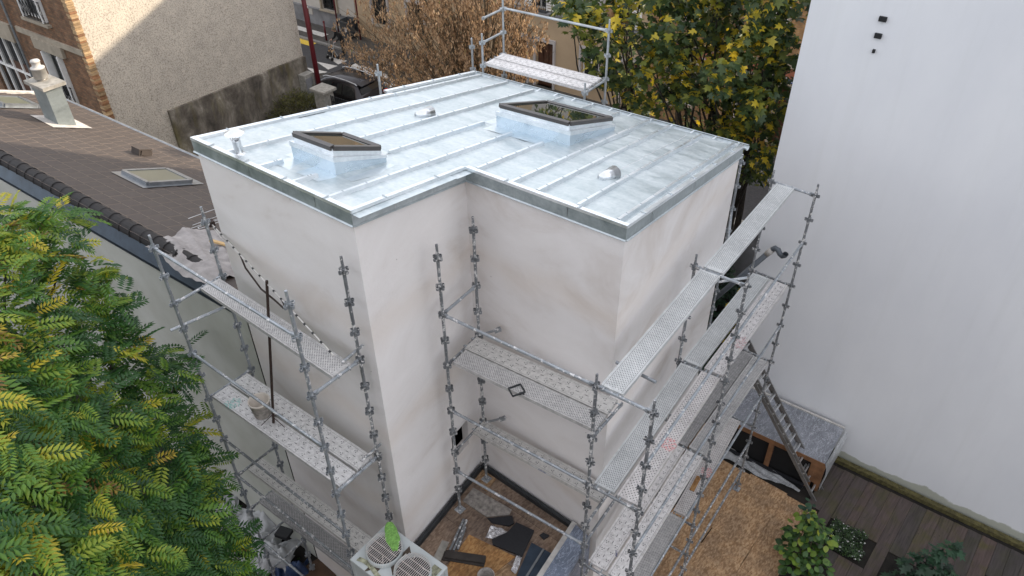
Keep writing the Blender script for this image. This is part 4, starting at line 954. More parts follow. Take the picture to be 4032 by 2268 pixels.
def pf(s, t): return Vector((-.25 + 2.0 * s, 6.02 + .24 * s + (.45 - .30 * s) * t + .05 * math.sin(9 * s + 2 * t), .03 + .045 * abs(math.sin(13 * s + 6 * t) * math.sin(7 * t + 11 * s))))
tag(pw.sheet(pf, 40, 12).build('polythene_strip', 'film_pale', smooth=True), 'crumpled clear polythene strip lying on the terrace chipboard by the ladder foot', 'plastic sheet')

# ------------------------------------------------------------------ outdoor unit and debris on the low roof
ac = thing('air_conditioner', 'white twin fan outdoor air conditioning unit with dirty top and round wire guards', 'air conditioner', (-1.47, -3.08, ZE), R(2.6))
TA = Matrix.Translation((-1.47, -3.085, 0)) @ Matrix.Rotation(R(2.6), 4, 'Z')
def A(x, y, z): return TA @ Vector((x, y, z))
RA = Matrix.Rotation(R(2.6), 4, 'Z')
ZT = 5.27; m = MB()
m.box(A(0, 0, (ZE + .12 + ZT - .05) / 2), (1.20, .74, ZT - .05 - ZE - .12), M=RA); m.build('casing', 'ac_white', ac, bevel=.01)
m = MB(); m.box(A(0, 0, ZT - .03), (1.23, .77, .06), M=RA); m.build('top_pan', 'ac_white', ac, bevel=.008)
m = MB()
for x in (-.58, .58):
    for y in (-.35, .35): m.box(A(x, y, (ZE + ZT) / 2), (.06, .06, ZT - ZE - .02), M=RA)
m.build('corner_post', 'ac_white', ac)
def grime(f, name, mat): MB().sheet(f, 16, 6).build(name, mat, ac, smooth=True)
grime(lambda s, t: A(-.52 + .95 * s, -.34 + .07 * t + .03 * math.sin(9 * s), ZT + .004 + .006 * abs(math.sin(17 * s + 4 * t))), 'lichen_crust', 'lichen')
grime(lambda s, t: A(-.30 + .16 * s, -.34 + .24 * t - .05 * math.cos(5 * s), ZT + .006), 'grime_patch', 'grime')
grime(lambda s, t: A(.44 + .14 * s, .10 + .20 * t, ZT + .005 + .005 * abs(math.sin(15 * s + 9 * t))), 'lichen_crust', 'lichen')
grime(lambda s, t: A(-.06 + .14 * s, -.10 + .4 * t - .1 * s, ZT + .006), 'grime_patch', 'grime')
for cx in (-.285, .285):
    r0 = .272
    MB().lathe(A(cx, .01, ZT), [(r0, .0), (r0, .09), (r0 - .012, .095), (r0 - .02, .09), (r0 - .02, -.05)], 32).build('fan_shroud', 'ac_white', ac, smooth=True)
    MB().lathe(A(cx, .01, ZT), [(r0 - .02, .012), (0, .012)], 28).build('fan_well', 'black_matte', ac)
    fb = MB()
    for k in range(3):
        a = k * 2.094 + cx; fb.sheet(lambda s, t: A(cx + (.05 + .19 * s) * math.cos(a + t * .9), .01 + (.05 + .19 * s) * math.sin(a + t * .9), ZT + .02 + .03 * t), 3, 4)
    fb.build('fan_blade', 'steel_dark', ac)
    gd = MB(); zg = ZT + .125
    for k in range(17):
        y = -.235 + k * .0294; w = math.sqrt(max(.001, (r0 + .005) ** 2 - y * y)); gd.tube([A(cx - w, .01 + y, ZT + .06), A(cx - w + .03, .01 + y, zg), A(cx + w - .03, .01 + y, zg), A(cx + w, .01 + y, ZT + .06)] if False else [A(cx + y, .01 - w, ZT + .05), A(cx + y, .01 - w + .03, zg), A(cx + y, .01 + w - .03, zg), A(cx + y, .01 + w, ZT + .05)], .0040, 4, caps=False)
    for k in range(5):
        y = -.20 + k * .10; w = math.sqrt(r0 ** 2 - y * y); gd.tube([A(cx - w + .02, .01 + y, zg - .003), A(cx + w - .02, .01 + y, zg - .003)], .0036, 4, caps=False)
    for a in (.6, 2.2, 3.9, 5.4): gd.tube([A(cx + .28 * math.cos(a), .01 + .28 * math.sin(a), ZT + .03), A(cx + .15 * math.cos(a), .01 + .15 * math.sin(a), zg + .004)], .0045, 4)
    gd.build('fan_guard', 'grille_white', ac)
def ragf(s, t):
    x = -.50 + .34 * s + .10 * t; y = .30 - .30 * s + .10 * t - .05 * math.sin(3 * s); z = ZT + .134 + .008 * abs(math.sin(11 * s + 5 * t)) + .006 * abs(math.sin(17 * t - 9 * s)) - .02 * (abs(t - .5) * 2) ** 3
    w = math.sin(math.pi * (.14 + .76 * s)) * (1 + .06 * math.sin(13 * s)); return A(-.52 + .42 * s + (t - .5) * .15 * w, .36 - .30 * s + (t - .5) * .15 * w, z)
tag(MB().sheet(ragf, 26, 14).build('green_rag', 'rag_green', smooth=True), 'crumpled bright green cloth thrown on the fan guard of the air conditioning unit', 'rag')
def slab(name, poly, z0, h, mat, label, cat): return tag(MB().prism(poly, z0, z0 + h).build(name, mat), label, cat)
Z0 = ZE + .004
slab('osb_sheet', [(-1.37, -2.35), (-1.02, -1.84), (-.90, -1.13), (-1.80, -1.31), (-1.62, -2.35)], Z0, .018, 'osb_fresh', 'loose bright orange chipboard sheet on the low roof', 'board')
slab('insulation_board', [(-1.42, -1.14), (-1.34, -1.21), (-.80, -1.07), (-.96, -.54), (-1.31, -.61), (-1.30, -.86)], Z0 + .024, .03, 'black_board', 'large cut black insulation panel lying on the chipboard of the low roof', 'panel')
slab('insulation_board', [(-1.77, -.86), (-1.64, -.88), (-1.37, -.74), (-1.34, -.64), (-1.46, -.54)], Z0 + .004, .03, 'black_board', 'smaller pointed black insulation offcut behind the big black panel', 'panel')
slab('insulation_offcut', [(-.84, -.54), (-.73, -.56), (-.70, -.44), (-.82, -.46)], Z0, .03, 'black_board', 'little black offcut nearest the film covered parapet', 'panel')
slab('insulation_offcut', [(-.80, -1.72), (-.76, -1.59), (-.60, -1.52), (-.52, -1.66), (-.62, -1.80)], Z0 + .02, .04, 'black_board', 'black offcut lying beside the empty mixing bucket', 'panel')
def foil(name, P, label):
    P = [Vector((*p, 0)) for p in P]
    f = lambda s, t: (P[0] * (1 - s) + P[1] * s) * (1 - t) + (P[3] * (1 - s) + P[2] * s) * t + Vector((0, 0, Z0 + .02 + .012 * math.sin(13 * s + 7 * t) + .009 * math.sin(23 * t - 9 * s)))
    tag(MB().sheet(f, 22, 16).build(name, 'foil', smooth=True), label, 'foil')
foil('foil_sheet', [(-1.63, -.92), (-1.30, -.82), (-1.33, -1.06), (-1.54, -1.18)], 'crumpled silver foil insulation poking from under the large black panel')
foil('foil_sheet', [(-.93, -1.0), (-.84, -.98), (-.68, -1.38), (-.80, -1.38)], 'narrow silver foil strip beside the dark zinc sheet')
zs = thing('zinc_sheet', 'dark folded zinc sheet with a raised seam beside the parapet', 'metal sheet', (-.55, -1.05, Z0))
MB().prism([(-.86, -.74), (-.38, -.68), (-.30, -1.15), (-.24, -1.8), (-.52, -1.8), (-.66, -1.38)], Z0 + .012, Z0 + .018).build('sheet', 'flashing_blue', zs); MB().bar((-.61, -.72, Z0 + .03), (-.44, -1.75, Z0 + .03), .035, .03).build('seam', 'gutter_grey', zs)
tag(MB().bar((-1.84, -1.87, Z0 + .05), (-1.24, -1.52, Z0 + .05), .14, .05).bar((-1.86, -1.90, Z0 + .02), (-1.22, -1.55, Z0 + .02), .16, .03).build('timber_plank', 'timber_grey'), 'short dark weathered timber plank lying across the chipboard', 'plank')
for k, (a, b, lb) in enumerate((((-2.08, -1.15), (-1.84, -1.76), 'loose scaffold tube nearest the wall in the bundle under the inner corner'), ((-2.03, -1.13), (-1.79, -1.72), 'middle loose scaffold tube of the bundle under the inner corner'), ((-1.95, -1.25), (-1.75, -1.66), 'short loose scaffold tube on the right of the bundle under the inner corner'))):
    tag(MB().tube([(*a, Z0 + .03 + .0 * k), (*b, Z0 + .03)], .024, 8).build('scaffold_tube', 'tube_dirty'), lb, 'tube', 'loose scaffold tubes')
slab('grey_board', [(-2.09, -1.69), (-1.97, -1.64), (-1.82, -2.03), (-1.95, -2.08)], Z0, .014, 'concrete_pale', 'small pale grey board beside the loose scaffold tubes', 'board')
slab('dirty_board', [(-2.37, -.86), (-2.42, -.52), (-1.56, -.44), (-1.52, -.56), (-1.81, -.84)], Z0 + .001, .016, 'bucket_dirty', 'plaster caked grey board under the scaffold foot in the inner corner', 'board')
b2 = thing('mixing_bucket', 'empty grey mixing bucket standing on the low roof', 'bucket', (-.95, -1.80, Z0))
MB().lathe((-.95, -1.82, Z0 + .018), [(0, .0), (.11, 0), (.14, .24), (.145, .24), (.145, .255), (.132, .255), (.12, .05), (0, .04)], 20).build('pail', 'bucket_dirty', b2, smooth=True)

# ------------------------------------------------------------------ rubbish at the foot of the left wall
def crumple(name, c, sx, sy_, h, rz, mat, label, cat, seed):
    r = random.Random(seed); ph = [r.uniform(0, 6) for _ in range(8)]; ca, sa = math.cos(rz), math.sin(rz)
    def f(s, t):
        x, y = (s - .5) * sx, (t - .5) * sy_; e = min(1, 6 * min(s, 1 - s, t, 1 - t)); wob = .10 * math.sin(11 * s + ph[0]) * math.sin(7 * t + ph[1])
        z = .02 + e * h * (.30 + .28 * math.sin(4.5 * s + ph[2]) * math.sin(3.5 * t + ph[3]) + .34 * abs(math.sin(6.5 * s - 3 * t + ph[4])) * abs(math.sin(2 * t + ph[1])) - .26 * abs(math.sin(9 * t + 5 * s + ph[5])) + .13 * abs(math.sin(23 * s + 11 * t + ph[0])) - .10 * abs(math.sin(31 * t - 17 * s + ph[6])) + r.uniform(-.02, .02))
        x += wob * (1.5 - e); y += .12 * math.sin(9 * s + ph[6]) * (1.4 - e); return Vector((c[0] + x * ca - y * sa, c[1] + x * sa + y * ca, c[2] + .08 + max(.01, z)))
    return tag(MB().sheet(f, 34, 26).build(name, mat, smooth=True), label, cat)
crumple('dust_sheet', (-8.5, -2.75, -.12), 1.0, .7, .45, .3, 'sheet_white', 'white crumpled dust sheet farthest left in the rubbish by the wall', 'dust sheet', 1)
crumple('dust_sheet', (-7.3, -2.75, -.12), 1.7, 1.15, .55, -.4, 'sheet_white', 'big white dust sheet heaped behind the left scaffold pole', 'dust sheet', 2)
crumple('dust_sheet', (-6.55, -2.9, .1), 1.0, .8, .45, .5, 'sheet_white', 'white dust sheet draped beside the blue bag', 'dust sheet', 3)
crumple('dust_sheet', (-7.7, -3.55, -.12), 1.2, .7, .4, .1, 'tarp_grey', 'greyish dirty dust sheet under the tree leaves', 'dust sheet', 4)
crumple('rubbish_bag', (-6.0, -2.85, -.12), .75, .6, .55, .4, 'bag_blue', 'full dark blue rubbish bag under the left scaffold', 'bag', 5)
tag(MB().box((-5.1, -2.65, .05), (1.5, .8, .02), R(-12)).build('plywood_board', 'plywood_dark'), 'dark brown plywood board on the ground under the left scaffold', 'board')
tag(MB().box((-6.55, -2.45, .55), (.32, .25, .10), R(20)).build('plastic_tray', 'black_matte'), 'small black tray lying on the white dust sheets', 'tray')

# ------------------------------------------------------------------ plants
def rotm(yaw, pitch, roll):
    cy, sy1, cp, sp, cr, sr = np.cos(yaw), np.sin(yaw), np.cos(pitch), np.sin(pitch), np.cos(roll), np.sin(roll)
    X = np.stack([cy * cp, sy1 * cp, sp], -1); Y0 = np.stack([-sy1, cy, np.zeros_like(cy)], -1); Z0_ = np.cross(X, Y0)
    Y = Y0 * cr[:, None] + Z0_ * sr[:, None]; return np.stack([X, Y, np.cross(X, Y)], -1)
def scatter(tmpl_v, tmpl_f, pos, rot, scl, val, jit=None):
    n, k = len(pos), len(tmpl_v)
    V = np.einsum('nij,kj->nki', rot, tmpl_v) * scl[:, None, None] + pos[:, None, :]
    F = tmpl_f[None] + (np.arange(n) * k)[:, None, None]
    rnd = np.repeat(val[:, None], k, 1)
    if jit is not None: rnd = np.clip(rnd + jit[None, :k] * 1.0, 0, 1)
    return V.reshape(-1, 3), F.reshape(-1, tmpl_f.shape[1]), rnd.reshape(-1)
def comp_leaf(pairs=8, ll=.255, lw=.088):
    V = []; F = []
    def leaflet(x, ang, l, w):
        z0 = -.22 * x * x; c, s = math.cos(ang), math.sin(ang); k = len(V)
        for a, b, z in ((0, 0, 0), (.42, .5, -.012), (.46, 0, .022), (.42, -.5, -.012), (1, 0, -.055)):
            xx, yy = a * l, b * w; V.append((x + c * xx - s * yy, s * xx + c * yy, z0 + z))
        F.extend([(k, k + 2, k + 1), (k, k + 3, k + 2), (k + 1, k + 2, k + 4), (k + 2, k + 3, k + 4)])
    for i in range(pairs):
        x = .16 + .80 * i / (pairs - 1); sc = .72 + .45 * math.sin(math.pi * (i + 1.2) / (pairs + 1.5))
        for sg in (-1, 1): leaflet(x, sg * (1.18 - .35 * i / pairs), ll * sc, lw * sc)
    leaflet(.97, 0, ll * .8, lw * .8)
    k = len(V)
    for x in (0, .33, .66, .97):
        V += [(x, -.005, -.22 * x * x + .002), (x, .005, -.22 * x * x + .002)]
    for i in range(3):
        a = k + 2 * i; F += [(a, a + 2, a + 1), (a + 1, a + 2, a + 3)]
    return np.array(V), np.array(F)
def fan_leaf(pts, c=(.35, 0), fold=.10):
    V = [(c[0], c[1], .0)] + [(x, y, -fold * abs(y) * 2 - .10 * x * x) for x, y in pts]; n = len(pts)
    return np.array(V), np.array([(0, i + 1, (i + 1) % n + 1) for i in range(n)])
maple_pts = [(0, 0), (-.10, .26), (.12, .52), (.27, .24), (.60, .50), (.60, .17), (1, 0), (.60, -.17), (.60, -.50), (.27, -.24), (.12, -.52), (-.10, -.26)]
maple_pts = [(x, -y) for x, y in maple_pts]
oval_pts = [(0, 0), (.18, -.30), (.50, -.40), (.82, -.24), (1, 0), (.82, .24), (.50, .40), (.18, .30)]
def clump_points(C, rad, per, flat=.75):
    C = np.array(C); n = len(C) * per; c = np.repeat(C, per, 0); d = rng.normal(size=(n, 3)); d /= np.linalg.norm(d, axis=1)[:, None]
    r = rad * rng.random(n) ** .45; d2 = d * np.array([1, 1, flat]); return c + d2 * r[:, None], d
def limb(m, a, b, r0, r1, sag=.25, n=6):
    a, b = Vector(a), Vector(b); pts = []; j = Vector((random.uniform(-.2, .2), random.uniform(-.2, .2), 0)) * (b - a).length * .4
    for i in range(n + 1):
        t = i / n; p = a.lerp(b, t) + j * math.sin(math.pi * t) + Vector((0, 0, 1)) * sag * math.sin(math.pi * t) * (b - a).length * .4; pts.append(p)
    m.tube(pts, [r0 + (r1 - r0) * i / n for i in range(n + 1)], 6)
# tree of heaven in the left foreground
LT_ = [[-7.04,-5.11,9.65],[-6.67,-4.76,9.61],[-6.85,-4.51,9.33],[-7.12,-4.02,8.9],[-6.97,-5.15,9.36],[-6.29,-4.96,9.5],[-6.91,-4.44,8.86],[-7.12,-4.0,8.43],[-6.87,-3.77,8.39],[-6.09,-5.53,9.37],[-6.06,-5.18,9.23],[-6.56,-4.75,8.66],[-6.6,-4.37,8.28],[-6.35,-3.91,8.21],[-5.63,-5.67,9.24],[-5.97,-5.49,8.85],[-5.69,-5.19,8.81],[-6.23,-4.67,8.33],[-6.38,-4.04,7.91],[-6.1,-3.96,7.78],[-5.57,-5.88,9.08],[-5.31,-5.67,9.04],[-5.24,-5.26,8.8],[-5.99,-4.73,7.94],[-5.8,-4.38,7.77],[-5.91,-4.05,7.37],[-6.2,-3.49,6.8],[-4.86,-6.04,9.1],[-4.89,-5.74,8.77],[-5.02,-5.58,8.59],[-5.2,-5.25,8.15],[-5.27,-4.88,7.81],[-5.65,-4.22,7.14],[-5.44,-3.8,7.07],[-4.59,-6.31,8.95],[-4.31,-6.04,8.95],[-4.42,-5.77,8.57],[-4.41,-5.48,8.28],[-4.78,-5.04,7.65],[-4.83,-4.74,7.33],[-5.29,-4.19,6.68],[-3.96,-6.5,8.99],[-3.96,-6.12,8.83],[-4.05,-5.94,8.38],[-4.44,-5.6,8.02],[-4.63,-5.31,7.39],[-4.88,-4.85,6.97],[-4.63,-4.45,6.59],[-3.58,-6.55,9.0],[-3.49,-6.38,8.87],[-3.58,-6.03,8.53],[-4.19,-5.73,7.52],[-4.26,-5.5,7.21],[-4.38,-5.15,6.83],[-4.28,-4.68,6.53],[-3.1,-6.81,9.12],[-3.48,-6.44,8.55],[-3.48,-6.28,8.12],[-3.29,-5.97,8.05],[-3.72,-5.61,7.44],[-3.84,-5.31,6.89],[-3.91,-4.87,6.33],[-2.65,-6.91,9.11],[-2.89,-6.72,8.74],[-3.04,-6.52,8.28],[-2.83,-6.19,8.1],[-3.02,-5.94,7.61],[-3.54,-5.57,6.91],[-3.76,-5.17,6.17],[-3.59,-4.88,6.17],[-2.8,-7.03,8.83],[-2.42,-6.74,8.86],[-2.45,-6.62,8.6],[-2.67,-6.35,7.97],[-2.75,-6.14,7.71],[-3.0,-5.79,6.89],[-3.21,-5.48,6.5],[-3.21,-5.06,5.74],
       [-5.37,-3.91,5.99],[-5.01,-3.99,5.76],[-4.49,-4.22,5.63],[-4.1,-4.64,5.73],[-3.93,-4.52,5.36],[-3.61,-4.56,5.1],[-3.48,-4.91,5.44],[-3.28,-4.86,5.18],[-3.27,-5.32,5.97],[-3.47,-4.59,4.74],[-7.4,-4.25,9.34],[-7.65,-3.81,9.15],[-7.33,-4.46,9.57],[-7.98,-3.4,8.67]]
tt = thing('tree_of_heaven', 'leafy green tree with long feather-like leaves turning yellow beside the left scaffold', 'tree', (-5.4, -6.6, 0))
back = [[x + (x - 3.9) * .10 + rng.uniform(-.3, .3), y + (y + 6.8) * .10, z - .75] for x, y, z in LT_[::2]]
lv, lf = comp_leaf(); lv = lv + rng.normal(0, .006, lv.shape)
pos, dr = clump_points(LT_, .38, 18); pos2, dr2 = clump_points(back, .55, 14); pos = np.concatenate([pos, pos2]); dr = np.concatenate([dr, dr2]); n = len(pos)
cen = np.array([-5.6, -6.2, 6.0]); out = pos - cen; yaw = np.arctan2(out[:, 1], out[:, 0]) + rng.normal(0, .9, n); pit = rng.normal(-.15, .35, n)
hi = np.clip((pos[:, 2] - 6.6) / 2.8, 0, 1); val = np.clip(rng.beta(1.5, 2.4, n) * .82 + .30 * hi * rng.random(n) + (rng.random(n) > .955) * .4, 0, 1)
jit = rng.normal(0, .05, len(lv)); rt2 = rotm(yaw, pit, rng.normal(0, .35, n)); sc = rng.uniform(.30, .54, n)
V, F, rv = scatter(lv, lf, pos - rt2[:, :, 0] * (sc * .45)[:, None], rt2, sc, val, jit)
np_mesh('crown', V, F, 'leaf_ailanthus', rv, tt)
m = MB(); top = Vector((-5.5, -6.4, 5.2)); m.tube([(-5.4, -6.6, -.1), (-5.35, -6.55, 2), (-5.5, -6.4, 5.2)], [.13, .11, .08], 8)
for p in LT_[::3]: limb(m, (top.x, top.y, top.z - random.uniform(0, 2.4)), (p[0], p[1], p[2] - .15), .045, .012, .1)
m.build('trunk', 'bark', tt, smooth=True)
# maples on the street side
MP = [[-8.27,9.59,9.4],[-8.35,9.97,8.67],[-7.66,9.5,9.45],[-6.36,7.62,9.61],[-5.83,7.21,9.54],[-7.03,10.1,9.52],[-5.84,8.28,9.74],[-5.56,7.4,9.54],[-5.32,7.21,8.91],[-5.71,8.13,8.06],[-5.97,9.45,10.12],[-6.04,9.56,9.51],[-4.75,7.23,9.58],[-6.64,10.07,7.95],[-6.43,9.99,7.08],[-4.97,8.26,7.58],[-4.16,7.31,10.59],[-4.6,8.22,10.07],[-4.64,8.22,9.2],[-4.41,8.14,8.87],[-4.23,7.43,8.71],[-5.8,10.19,6.51],[-4.74,8.98,10.34],[-4.2,8.47,9.95],[-3.8,7.3,9.64],[-3.72,7.59,9.08],[-4.32,9.09,7.83],[-3.96,8.5,7.88],[-4.47,10.13,9.89],[-4.28,9.39,9.69],[-3.71,8.41,9.59],[-4.65,10.17,8.29],[-3.46,8.7,8.32],[-3.34,8.02,8.22],[-3.57,9.19,10.32],[-3.56,9.31,9.89],[-3.76,9.51,9.21],[-3.74,10.04,8.57],[-2.38,7.23,9.08],[-3.24,9.21,7.76],[-3.1,9.14,6.95],[-3.31,9.68,10.24],[-3.38,9.81,9.62],[-3.24,10.07,8.97],[-2.23,7.7,9.51],[-2.38,8.63,8.49],[-2.66,9.39,7.66],[-2.58,8.94,7.2],[-2.56,9.11,10.48],[-1.9,7.68,10.71],[-1.94,7.86,9.98],[-1.9,8.33,9.74],[-1.97,8.36,9.37],[-1.73,7.74,8.65],[-1.96,8.6,7.84],[-1.86,8.97,6.87],[-1.87,8.2,11.07],[-1.83,8.43,10.46],[-1.96,8.82,9.83],[-1.9,8.9,9.0],[-2.0,9.4,8.3],[-2.1,9.5,7.5],[-5.2,9.2,10.9],[-3.4,8.6,11.4],[-6.9,9.8,10.6],[-2.6,9.8,11.5],[-4.4,9.9,6.3],[-3.2,10.1,6.1],[-2.3,9.9,5.8],[-5.0,10.3,5.6]]
mv, mf = fan_leaf(maple_pts); dense = [(k, p) for k, p in enumerate(MP)]
def maple(name, base, pts, label):
    t = thing(name, label, 'tree', base, 0, 'maples in the front garden')
    pos, dr = clump_points(pts, .48, 66, .85); pb, db = clump_points([[p[0] - .25, p[1] + .9, p[2] - .5] for p in pts], .55, 26); pos = np.concatenate([pos, pb]); n = len(pos)
    yaw = rng.uniform(0, 6.28, n); pit = rng.normal(-.55, .45, n)
    cl_ = np.sin(pos[:, 0] * 2.3 + 1) * np.sin(pos[:, 2] * 2.7 + .5) * .5 + .5
    val = np.clip(rng.beta(1.6, 2.2, n) * .64 + .42 * cl_ ** 2 * rng.random(n) + (rng.random(n) > .97) * .5, 0, 1)
    V, F, rv = scatter(mv, mf, pos, rotm(yaw, pit, rng.normal(0, .55, n)), rng.uniform(.13, .24, n), val); np_mesh('crown', V, F, 'leaf_maple', rv, t)
    m = MB(); b = Vector(base); tops = []
    for k in range(3):
        e = b + Vector((random.uniform(-.7, .7), random.uniform(-.5, .5), random.uniform(5.5, 7))); limb(m, b + Vector((0, 0, .8)), e, .13, .06, .02, 8); tops.append(e)
    m.tube([b - Vector((0, 0, .15)), b + Vector((0, 0, .5)), b + Vector((0, 0, 1.2))], [.22, .17, .15], 9)
    for p in pts: e = random.choice(tops); q = b.lerp(e, random.uniform(.55, 1)); limb(m, q, Vector(p), .035, .010, .05)
    m.build('trunk', 'bark', t, smooth=True)
maple('maple_tree', (-6.4, 10.6, 0), [p for p in MP if p[0] < -4.9], 'leftmost of the yellow and green maples behind the roof')
maple('maple_tree', (-4.1, 10.4, 0), [p for p in MP if -4.9 <= p[0] < -3.3], 'middle yellow and green maple behind the roof window')
maple('maple_tree', (-3.1, 10.9, 0), [p for p in MP if p[0] >= -3.3], 'right hand maple with bright yellow leaves touching the white building edge')
# brown weeping tree with hanging seed bunches
BP = [[-14.77,10.05,8.24],[-15.01,10.19,7.6],[-14.18,9.48,7.37],[-14.2,9.43,6.33],[-15.73,10.67,5.08],[-14.39,10.46,8.11],[-14.12,10.26,7.78],[-13.99,10.05,7.41],[-15.33,11.24,6.33],[-14.2,10.03,6.2],[-13.9,9.71,5.62],[-13.83,10.49,8.22],[-14.15,10.69,7.76],[-13.14,9.91,7.66],[-14.2,10.86,6.38],[-15.45,11.55,5.35],[-12.82,9.51,6.03],[-13.26,10.82,8.37],[-12.16,9.7,8.16],[-12.57,9.73,7.51],[-12.46,9.75,7.2],[-12.37,9.64,6.88],[-12.44,9.53,6.36],[-13.21,11.33,8.07],[-12.28,10.09,8.14],[-13.39,11.46,7.05],[-13.03,10.93,6.9],[-12.8,10.51,6.3],[-12.67,10.77,5.73],[-11.43,9.96,8.76],[-10.99,9.69,8.45],[-12.47,11.02,7.4],[-12.37,10.84,6.81],[-11.29,9.6,6.9],[-11.6,9.92,6.24],[-10.68,10.11,8.88],[-11.49,11.0,8.21],[-12.31,11.49,7.39],[-10.41,9.66,7.73],[-11.64,11.21,6.35],[-11.16,10.18,6.26],[-10.91,10.75,8.74],[-9.98,9.7,8.68],[-11.01,11.17,7.55],[-10.67,10.54,7.21],[-11.01,11.03,6.58],[-9.8,9.47,6.99],[-10.83,11.36,8.72],[-9.5,9.6,8.79],[-10.22,10.76,7.73],[-9.6,9.7,7.89],[-9.93,10.22,7.21],[-9.43,9.73,6.73],[-16.6,10.6,5.0],[-18.46,11.0,5.78],[-17.68,10.8,5.28],[-18.0,10.5,4.7],[-16.76,10.3,4.91],[-19.32,11.2,4.95],[-16.91,10.8,6.02],[-15.95,10.4,5.5],[-14.74,9.8,5.42],[-16.85,11.2,6.48],[-13.77,9.6,5.52],[-12.56,9.5,5.92],[-18.05,11.5,6.31],[-11.44,9.4,6.1],[-15.39,10.0,5.05],[-20.09,11.3,4.11],[-12.5,10.4,9.4],[-11.2,10.4,9.9],[-13.6,10.4,9.3],[-12,10.6,10.3]]
bt = thing('seed_tree', 'nearly bare tree hung with brown seed bunches left of the galvanised scaffold', 'tree', (-12.3, 10.9, 0))
m = MB(); b = Vector((-12.3, 10.9, 0)); m.tube([b - Vector((0, 0, .1)), b + Vector((.05, 0, 1.5)), b + Vector((0, 0, 3.2))], [.20, .15, .12], 8); tips = []
for k, p in enumerate(BP):
    q = b + Vector((0, 0, 2.2 + 1.4 * random.random())); P_ = Vector(p); limb(m, q, P_, .035, .009, .15, 7)
    for j in range(9):
        e = P_ + Vector((random.uniform(-.8, .8), random.uniform(-.6, .6), random.uniform(-.35, .75))); s_ = q.lerp(P_, random.uniform(.45, 1)); limb(m, s_, e, .010, .004, .12, 4); tips += [s_.lerp(e, u) for u in (.35, .6, .8, 1)]
m.build('trunk', 'twig', bt)
sv_, sf_ = fan_leaf([(0, 0), (.25, -.14), (.6, -.2), (1, 0), (.6, .2), (.25, .14)], (.5, 0), .1)
tips = np.array([tuple(t) for t in tips]); tips = tips[rng.random(len(tips)) < .85]; c = np.repeat(tips, 11, 0); n = len(c)
off = np.stack([rng.normal(0, .035, n), rng.normal(0, .035, n), -rng.random(n) * .26], -1)
V, F, rv = scatter(sv_, sf_, c + off, rotm(rng.uniform(0, 6.28, n), rng.normal(-1.15, .3, n), rng.normal(0, .8, n)), rng.uniform(.07, .125, n), np.clip(rng.beta(2, 2, n), 0, 1)); np_mesh('seed_bunch', V, F, 'leaf_samara', rv, bt)
# bush by the gate, shrubs in the front garden
def bush(name, c, r, h, per, mat, tm, size, label, pitch=-.2, cat='shrub', group=None):
    t = thing(name, label, cat, (c[0], c[1], 0), 0, group); n = per
    a = rng.uniform(0, 6.28, n); rr = np.sqrt(rng.random(n)) * r; z = c[2] + h * (1 - (rr / r) ** 2) * (.45 + .55 * rng.random(n) ** .5)
    pos = np.stack([c[0] + rr * np.cos(a), c[1] + rr * np.sin(a), z], -1) + rng.normal(0, r * .08, (n, 3)); pos[:, 2] = np.maximum(pos[:, 2], c[2] + .02)
    V, F, rv = scatter(tm[0], tm[1], pos, rotm(a + rng.normal(0, .8, n), rng.normal(pitch, .4, n), rng.normal(0, .5, n)), rng.uniform(.7, 1.25, n) * size, np.clip(rng.beta(1.8, 2, n) * .75 + .25 * (z - c[2]) / h * rng.random(n), 0, 1)); np_mesh('foliage', V, F, mat, rv, t)
    m = MB()
    for k in range(7):
        u = random.uniform(0, 6.28); limb(m, (c[0] + .06 * math.cos(u), c[1] + .06 * math.sin(u), c[2] - .05), (c[0] + r * .6 * math.cos(u), c[1] + r * .6 * math.sin(u), c[2] + h * .75), .018, .006, .1)
    m.build('stem', 'twig', t); return t
oval = fan_leaf(oval_pts, (.5, 0), .06); spr = fan_leaf([(0, 0), (.3, -.1), (1, 0), (.3, .1)], (.4, 0), .05)
bush('garden_bush', (-24.0, 11.35, 0), 1.75, 1.35, 5200, 'leaf_olive', spr, .17, 'olive green feathery bush in front of the stone gate pillar', .6)
bush('garden_bush', (-21.6, 10.7, 0), 1.2, .9, 2000, 'leaf_olive', spr, .15, 'lower olive bush peeking over the left roof edge', .6)
for k, (x, y, r, h, lb) in enumerate(((-2.4, 8.2, .8, 2.3, 'dark leafy shrub nearest the rear right corner of the plastered house'), (-1.6, 9.6, .8, 2.6, 'yellowing shrub close to the white building edge below the maples'), (-3.4, 11.2, .9, 2.4, 'dark shrub in front of the pale coping stones of the street wall'), (-5.6, 11.8, 1.0, 2.2, 'yellowing shrub by the street wall under the leftmost maple'))):
    bush('garden_shrub', (x, y, 0), r, h, 1300, 'leaf_maple' if k % 2 else 'leaf_dark', fan_leaf(maple_pts), .13, lb, -.4, group='front garden shrubs')
def plant(name, c, pts, mat, tm, size, per, label, rad=.22):
    t = thing(name, label, 'plant', (c[0], c[1], 0)); pos, dr = clump_points(pts, rad, per, .8); n = len(pos)
    V, F, rv = scatter(tm[0], tm[1], pos, rotm(np.arctan2(dr[:, 1], dr[:, 0]), rng.normal(-.25, .3, n), rng.normal(0, .3, n)), rng.uniform(.75, 1.2, n) * size, np.clip(rng.beta(1.7, 2.2, n) * .8 + .22 * np.clip((pos[:, 2] - .7), 0, 1) * rng.random(n), 0, 1)); np_mesh('foliage', V, F, mat, rv, t)
    m = MB()
    for p in pts: limb(m, (c[0] + random.uniform(-.08, .08), c[1] + random.uniform(-.08, .08), -.05), p, .010, .004, .1)
    m.build('stem', 'twig', t)
